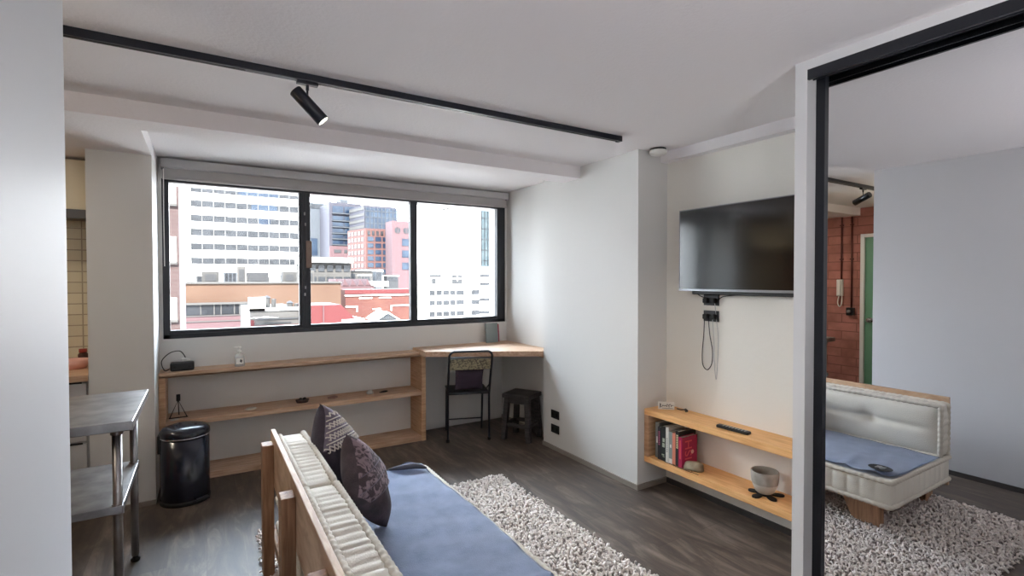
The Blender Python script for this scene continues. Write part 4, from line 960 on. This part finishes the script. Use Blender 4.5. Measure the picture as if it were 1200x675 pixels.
# orange brick low building
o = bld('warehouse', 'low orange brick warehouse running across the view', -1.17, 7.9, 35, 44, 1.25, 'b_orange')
add(o, 'coping', 'b_offwhite', (-1.2, 7.95, 34.85, 35.3, 1.25, 1.36))
add(o, 'ledge', 'b_offwhite', (-1.2, 2.35, 34.7, 35.0, 0.02, 0.14))
f = add(o, 'window_band', 'b_glass', (-1.15, 2.3, 34.92, 35.0, -0.60, 0.02))
add(f, 'mullions', 'b_offwhite', *[(x, x + 0.06, 34.88, 34.93, -0.6, 0.02) for x in (-0.18, 0.5, 0.86, 1.56, 1.84)])
add(o, 'lower_band', 'b_rose', (-1.18, 2.4, 34.85, 35.0, -3.0, -0.62)); add(o, 'sill', 'b_offwhite', (-1.18, 2.4, 34.78, 35.0, -1.0, -0.95), (-1.18, 2.4, 34.78, 35.0, -0.67, -0.62))
# roof plant behind the warehouse coping: individual boxes
rnd = random.Random(5)
for k, (x, wd, hg, mm, lab) in enumerate(((0.4, 1.0, 0.50, 'b_roof', 'grey roof plant box left on the warehouse roof'), (2.2, 0.5, 0.85, 'b_offwhite', 'tall pale vent box on the warehouse roof'),
        (3.2, 1.3, 0.45, 'b_slate', 'slate grey low plant room on the warehouse roof'), (5.2, 0.9, 0.5, 'b_roof', 'grey plant box right of the middle of the warehouse roof'), (6.5, 0.7, 0.6, 'b_offwhite', 'pale plant box at the right end of the warehouse roof'))):
    o = thing('roof_unit', lab, 'roof unit', (x, 39, 1.25)); bm = NB(); box(bm, x - wd / 2, x + wd / 2, 38.5, 39.5, 1.25, 1.25 + hg + 0.3, 0.03); finish('casing', bm, mm, o)
    add(o, 'grille', 'b_slate', (x - wd * 0.3, x + wd * 0.3, 38.47, 38.5, 1.4, 1.35 + hg))
# pale flat roofs in front
o = bld('flat_roof_building', 'pale low building with a flat roof and red base, below the warehouse', 1.75, 3.95, 25, 32, 0.10, 'b_offwhite')
add(o, 'parapet', 'b_white', (1.70, 2.35, 24.9, 25.4, 0.10, 0.70), (1.70, 4.0, 24.9, 25.1, 0.10, 0.22))
add(o, 'red_base', 'b_red', (1.95, 3.95, 24.96, 25.0, -0.78, -0.55), (1.76, 1.90, 24.96, 25.0, -0.9, -0.30))
add(o, 'gutter', 'b_slate', (2.0, 3.9, 24.93, 25.0, -0.30, -0.24), (2.3, 3.4, 24.93, 25.0, -0.47, -0.43))
for x, hg, lab in ((2.52, 0.55, 'twin round metal vents on the pale flat roof'), (3.5, 0.28, 'low metal vent hood at the right of the pale flat roof')):
    o = thing('roof_vent', lab, 'vent', (x, 26, 0.1)); bm = NB()
    tube(bm, [(x, 26, 0.1), (x, 26, 0.1 + hg)], 0.13, 14); tube(bm, [(x + 0.28, 26, 0.1), (x + 0.28, 26, 0.1 + hg * 0.9)], 0.10, 14); finish('duct', bm, 'b_roof', o)
    bm = NB(); tube(bm, [(x, 26, 0.1 + hg), (x, 26, 0.2 + hg)], [0.17, 0.05], 14); finish('cowl', bm, 'b_slate', o)

# towers in the middle pane
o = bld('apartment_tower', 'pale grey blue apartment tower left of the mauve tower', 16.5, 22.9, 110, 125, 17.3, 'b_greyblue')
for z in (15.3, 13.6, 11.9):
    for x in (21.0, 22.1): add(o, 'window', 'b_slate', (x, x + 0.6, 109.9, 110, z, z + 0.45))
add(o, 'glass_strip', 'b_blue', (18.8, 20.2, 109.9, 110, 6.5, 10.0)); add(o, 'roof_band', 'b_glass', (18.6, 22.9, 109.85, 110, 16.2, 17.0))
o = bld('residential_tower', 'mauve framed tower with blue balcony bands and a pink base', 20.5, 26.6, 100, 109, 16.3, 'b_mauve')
for k, z in enumerate((14.3, 12.9, 11.7, 10.5, 9.4, 8.3)):
    for a, b_ in ((21.1, 23.1), (23.3, 26.3)): f = add(o, 'balcony_window', 'b_blue', (a, b_, 99.8, 100, z, z + 0.75 + (0.5 if k == 0 else 0)))
    add(o, 'ledge', 'b_greyblue', (21.0, 26.4, 99.5, 100, z - 0.25, z - 0.08))
add(o, 'pink_base', 'b_rose', (20.5, 26.6, 99.7, 100, G0, 7.9)); add(o, 'roof_room', 'b_greyblue', (23.6, 25.0, 104, 108, 16.3, 17.8))
for z in (6.6, 5.0):
    for x in (21.3, 23.2): add(o, 'window', 'b_slate', (x, x + 1.3, 99.6, 99.7, z, z + 0.6))
# glass topped block above the pink grid building
o = thing('glass_tower', 'dark blue glass tower rising behind the pink grid building', 'building', (27, 98, G0))
bm = NB(); prism(bm, [(25.0, 92), (31.0, 92), (31.2, 98.8), (24.0, 98.8)], G0, 15.0); finish('walls', bm, 'b_mauve', o)
f = add(o, 'curtain_wall', 'b_blue', (25.1, 31.0, 91.9, 92.0, 9.5, 14.6)); add(f, 'mullions', 'b_greyblue', *[(x, x + 0.1, 91.8, 91.9, 9.5, 14.6) for x in np.arange(25.2, 31, 0.72)], *[(25.1, 31.0, 91.8, 91.9, z, z + 0.12) for z in (10.6, 11.7, 12.8, 13.9)])
for z in (10.9, 12.0, 13.1, 14.2):
    bm = NB(); prism(bm, [(24.96, 91.95), (25.02, 92.05), (24.02, 98.8), (23.93, 98.7)], z, z + 0.5); finish('side_band', bm, 'b_offwhite', o)
o = thing('grid_building', 'pink office building with a grid of square windows', 'building', (26, 90, G0))
bm = NB(); prism(bm, [(23.3, 85), (28.2, 85), (28.2, 91.6), (21.9, 91.6)], G0, 10.1); finish('walls', bm, 'b_pink', o)
for r_i in range(7):
    z = 8.95 - r_i * 1.10
    if r_i == 0:
        for k in range(6): add(o, 'window', 'b_glass', (23.6 + k * 0.75, 24.0 + k * 0.75, 84.9, 85, 8.95, 9.7))
    else:
        for k in range(3): add(o, 'window', 'b_blue', (23.6 + k * 1.3, 24.6 + k * 1.3, 84.9, 85, z + 0.1, z + 0.85))
        add(o, 'window', 'b_glass', (27.45, 27.8, 84.9, 85, z + 0.1, z + 0.85))
    for k in range(5):
        ya = 85.7 + k * 1.2; xa = 23.3 - (ya - 85) / 6.6 * 1.4; dx = -1.4 / 6.6 * 0.7
        bm = NB(); prism(bm, [(xa - 0.06, ya), (xa + 0.05, ya), (xa + dx + 0.05, ya + 0.7), (xa + dx - 0.06, ya + 0.7)], z + 0.1, z + 0.75); finish('window', bm, 'b_glass', o)
o = bld('stair_tower', 'rose pink tower with two round windows near its top', 26.2, 30.2, 80, 83.5, 11.05, 'b_rose')
for x in (27.1, 28.55):
    bm = NB(); tube(bm, [(x, 79.9, 9.5), (x, 80.0, 9.5)], 0.48, 24); f = finish('round_window', bm, 'b_glass', o)
    add(f, 'glazing_bar', 'b_rose', (x - 0.04, x + 0.04, 79.85, 79.9, 9.05, 9.95))
for z in (7.0, 5.1, 3.1): f = add(o, 'window', 'b_blue', (27.85, 29.1, 79.9, 80.0, z, z + 1.15))
# white low building with roof slab
o = bld('pavilion_building', 'low white building with an overhanging slab roof behind the warehouse', 8.2, 12.25, 50, 56, 3.1, 'b_offwhite')
add(o, 'roof_slab', 'b_white', (8.1, 12.3, 49.2, 56.2, 3.1, 3.55))
for k in range(5): add(o, 'window', 'b_glass', (8.45 + k * 0.78, 9.0 + k * 0.78, 49.92, 50, 2.25, 2.85))
for k in range(5): add(o, 'window', 'b_glass', (8.45 + k * 0.78, 9.05 + k * 0.78, 49.92, 50, 1.15, 1.75))
# mid-distance roofs
for (nm, lab, a, b_, y_, z, m_) in (
    ('low_house', 'low white house with dark roof line under the pink grid building', 12.4, 15.0, 52, 2.3, 'b_offwhite'),
    ('low_house', 'pale cream low house left of the roof tanks', 15.2, 17.3, 56, 2.6, 'b_white'),
    ('low_house', 'grey low house under the rose pink tower', 17.6, 20.4, 60, 1.9, 'b_roof')):
    o = bld(nm, lab, a, b_, y_, y_ + 4, z, m_); add(o, 'roof_edge', 'b_slate', (a - 0.1, b_ + 0.1, y_ - 0.15, y_ + 4.1, z, z + 0.08))
    for k in range(3): add(o, 'window', 'b_glass', (a + 0.3 + k * 0.75, a + 0.75 + k * 0.75, y_ - 0.06, y_, z - 0.75, z - 0.25))
o = bld('sawtooth_roof', 'row of small red ridged roofs above the red brick building', 8.9, 12.2, 42, 45, 1.0, 'b_rose', z0=-6)
for k in range(5):
    bm = NB(); xk = 9.0 + k * 0.62
    vs = [(xk, 42, 0.95), (xk + 0.5, 42, 0.95), (xk + 0.15, 42, 1.55), (xk, 45, 0.95), (xk + 0.5, 45, 0.95), (xk + 0.15, 45, 1.55)]; v = [bm.verts.new(p) for p in vs]
    F = [bm.faces.new([v[i] for i in f]) for f in ((0, 1, 2), (5, 4, 3), (0, 3, 4, 1), (1, 4, 5, 2), (2, 5, 3, 0))]; bmesh.ops.recalc_face_normals(bm, faces=F); finish('roof_ridge', bm, 'b_rose', o)
add(o, 'white_roof', 'b_white', (12.0, 13.4, 42, 45, 0.9, 1.35))
# red brick building
o = bld('brick_building', 'tomato red brick building with white string courses', 8.9, 14.2, 38, 41, 0.74, 'b_redbrick')
add(o, 'coping', 'b_red', (8.85, 14.25, 37.9, 38.1, 0.42, 0.74)); add(o, 'string_course', 'b_white', (8.85, 14.25, 37.85, 38.0, 0.27, 0.36))
for a, b_ in ((9.9, 10.85), (11.4, 12.3)): add(o, 'lintel', 'b_white', (a, b_, 37.92, 38, 0.06, 0.14))
add(o, 'moulding', 'b_white', (8.9, 9.75, 37.9, 38, -0.56, -0.48), (9.68, 9.76, 37.9, 38, -0.9, -0.5), (12.3, 14.2, 37.9, 38, -0.56, -0.48), (12.3, 12.38, 37.9, 38, -0.9, -0.5), (10.9, 11.5, 37.9, 38, -0.78, -0.7))
# bright red low building and gabled roof
o = bld('red_building', 'bright red low building in front of the red brick one', 4.0, 5.45, 24, 27, 0.33, 'b_red')
add(o, 'pink_panel', 'b_rose', (3.98, 4.03, 23.95, 24, -1.2, 0.33), (4.62, 4.66, 23.95, 24, -1.2, 0.33))
bm = NB(); prism(bm, [(5.45, 24), (6.5, 24), (6.5, 27), (5.45, 27)], G0, -0.36); finish('annex', bm, 'b_white', o)
add(o, 'annex_stripe', 'b_rose', (5.3, 6.45, 23.95, 24, -0.55, -0.47))
bm = NB(); v = [bm.verts.new(p) for p in ((5.45, 24, -0.36), (6.1, 24, -0.36), (5.45, 24, 0.30), (5.45, 27, -0.36), (6.1, 27, -0.36), (5.45, 27, 0.30))]
F = [bm.faces.new([v[i] for i in f]) for f in ((0, 1, 2), (5, 4, 3), (0, 3, 4, 1), (1, 4, 5, 2), (2, 5, 3, 0))]; bmesh.ops.recalc_face_normals(bm, faces=F); finish('sloping_wall', bm, 'b_red', o)
o = bld('gabled_shed', 'small gabled shed with a white roof near the window bottom', 8.95, 10.05, 30, 32, -0.88, 'b_slate', z0=-8)
bm = NB(); v = [bm.verts.new(p) for p in ((8.95, 30, -0.88), (10.05, 30, -0.88), (9.5, 30, -0.52))]; bm.faces.new(v); finish('gable_wall', bm, 'b_greyblue', o)
for k in range(5): add(o, 'louvre', 'b_slate', (9.2 + k * 0.13, 9.26 + k * 0.13, 29.97, 30, -1.15, -0.70))
for sg in (-1, 1):
    bm = NB(); v = [bm.verts.new(p) for p in ((9.5, 29.85, -0.46), (9.5 + sg * 0.72, 29.85, -0.93), (9.5 + sg * 0.72, 32.1, -0.93), (9.5, 32.1, -0.46), (9.5, 29.85, -0.54), (9.5 + sg * 0.72, 29.85, -0.99), (9.5 + sg * 0.72, 32.1, -0.99), (9.5, 32.1, -0.54))]
    F = [bm.faces.new([v[i] for i in f]) for f in ((0, 1, 2, 3), (7, 6, 5, 4), (0, 4, 5, 1), (1, 5, 6, 2), (2, 6, 7, 3), (3, 7, 4, 0))]; bmesh.ops.recalc_face_normals(bm, faces=F); finish('roof_slope', bm, 'b_white', o)
o = bld('low_annex', 'pale flat annex beside the gabled shed', 7.2, 8.7, 29, 31, -1.0, 'b_offwhite', z0=-8); add(o, 'parapet', 'b_white', (7.15, 8.75, 28.95, 29.1, -1.0, -0.90))
# rooftop plant between the warehouse and the towers
UNITS = ((0.1, 47, 1.2, 0.5, 'b_slate', 'slate plant box at the far left foot of the white office block'), (1.9, 47, 1.0, 0.8, 'b_greyblue', 'blue grey plant box with a tall front, at the foot of the white office block'),
         (4.0, 47, 1.5, 0.45, 'b_roof', 'wide grey plant box under the middle of the white office block'), (6.2, 47, 1.0, 0.6, 'b_slate', 'slate plant box under the right end of the white office block'),
         (12.6, 46, 0.9, 0.55, 'b_roof', 'grey plant box left of the three on the roofs behind the red brick building'), (13.8, 46, 0.6, 0.95, 'b_greyblue', 'upright blue grey plant box behind the red brick building'),
         (15.1, 46, 1.1, 0.5, 'b_slate', 'slate plant box right of the others behind the red brick building'))
for (x, y_, wd, hg, mm, lab) in UNITS:
    o = thing('roof_unit', lab, 'roof unit', (x, y_ + 0.5, 1.1)); z0_ = G0
    bm = NB(); box(bm, x - wd / 2, x + wd / 2, y_, y_ + 1, z0_, 1.3 + hg, 0.03); finish('casing', bm, mm, o)
    add(o, 'cap', 'b_white', (x - wd / 2 - 0.05, x + wd / 2 + 0.05, y_ - 0.05, y_ + 1.05, 1.3 + hg, 1.37 + hg))
    for k in range(3): add(o, 'grille', 'b_glass', (x - wd * 0.4 + k * wd * 0.28, x - wd * 0.4 + k * wd * 0.28 + wd * 0.2, y_ - 0.03, y_, 1.35, 1.2 + hg))
# big white building in the right pane
o = bld('white_tower', 'tall blank white building filling most of the right window pane', 21.9, 29.0, 55, 56.3, 14.0, 'b_white')
for k, z in enumerate((0.20, -0.98, -2.30, -3.6)):
    add(o, 'window_strip', 'b_glass', (22.4, 26.9, 54.95, 55, z - 0.58, z))
    add(o, 'window_strip', 'b_glass', (27.9, 29.0, 54.95, 55, z - 0.58, z))
    add(o, 'strip_break', 'b_white', *[(x, x + 0.10, 54.88, 54.96, z - 0.58, z) for x in (23.1, 24.0, 24.9, 25.7)])
f = add(o, 'window', 'b_slate', (25.3, 26.6, 54.9, 55, 0.95, 2.0)); add(f, 'glazing_bar', 'b_white', (25.9, 26.0, 54.85, 54.9, 1.3, 1.9), (25.3, 26.6, 54.85, 54.9, 1.55, 1.62))
add(o, 'balcony', 'b_slate', (22.4, 23.9, 54.9, 55, 1.75, 2.05), (22.7, 23.2, 54.9, 55, 0.95, 1.6))
for x, z in ((24.1, 9.65), (24.6, 9.78), (25.2, 9.85), (26.1, 9.92)): add(o, 'roof_mark', 'b_roof', (x, x + 0.35, 54.92, 55, z, z + 0.18))
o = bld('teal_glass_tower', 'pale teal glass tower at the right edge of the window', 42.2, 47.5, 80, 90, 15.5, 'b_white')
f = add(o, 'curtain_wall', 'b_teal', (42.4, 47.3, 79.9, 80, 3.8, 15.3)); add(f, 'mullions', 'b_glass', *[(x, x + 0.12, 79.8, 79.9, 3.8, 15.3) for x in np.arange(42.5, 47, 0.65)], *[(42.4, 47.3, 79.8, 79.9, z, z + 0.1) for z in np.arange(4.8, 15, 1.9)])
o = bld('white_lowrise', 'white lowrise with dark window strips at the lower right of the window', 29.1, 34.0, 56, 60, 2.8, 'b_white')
for z in (2.1, 1.1, -0.9, -2.5): add(o, 'window_strip', 'b_glass', (29.3, 33.8, 55.94, 56, z - 0.35, z))
# brick return of this building seen at the right edge of the window
bm = NB(); box(bm, 2.80, 3.3, 4.95, 5.06, G0, 4.5); pier_wall = finish('outer_brick_pier', bm, 'b_sidebrick'); tag(pier_wall, kind='structure')
bm = NB(); box(bm, -3.2, 3.4, 4.8, 4.95, G0, -0.2); box(bm, -3.2, 3.4, 4.8, 4.95, H + 0.25, 4.5); tag(finish('outer_wall', bm, 'b_sidebrick'), kind='structure')
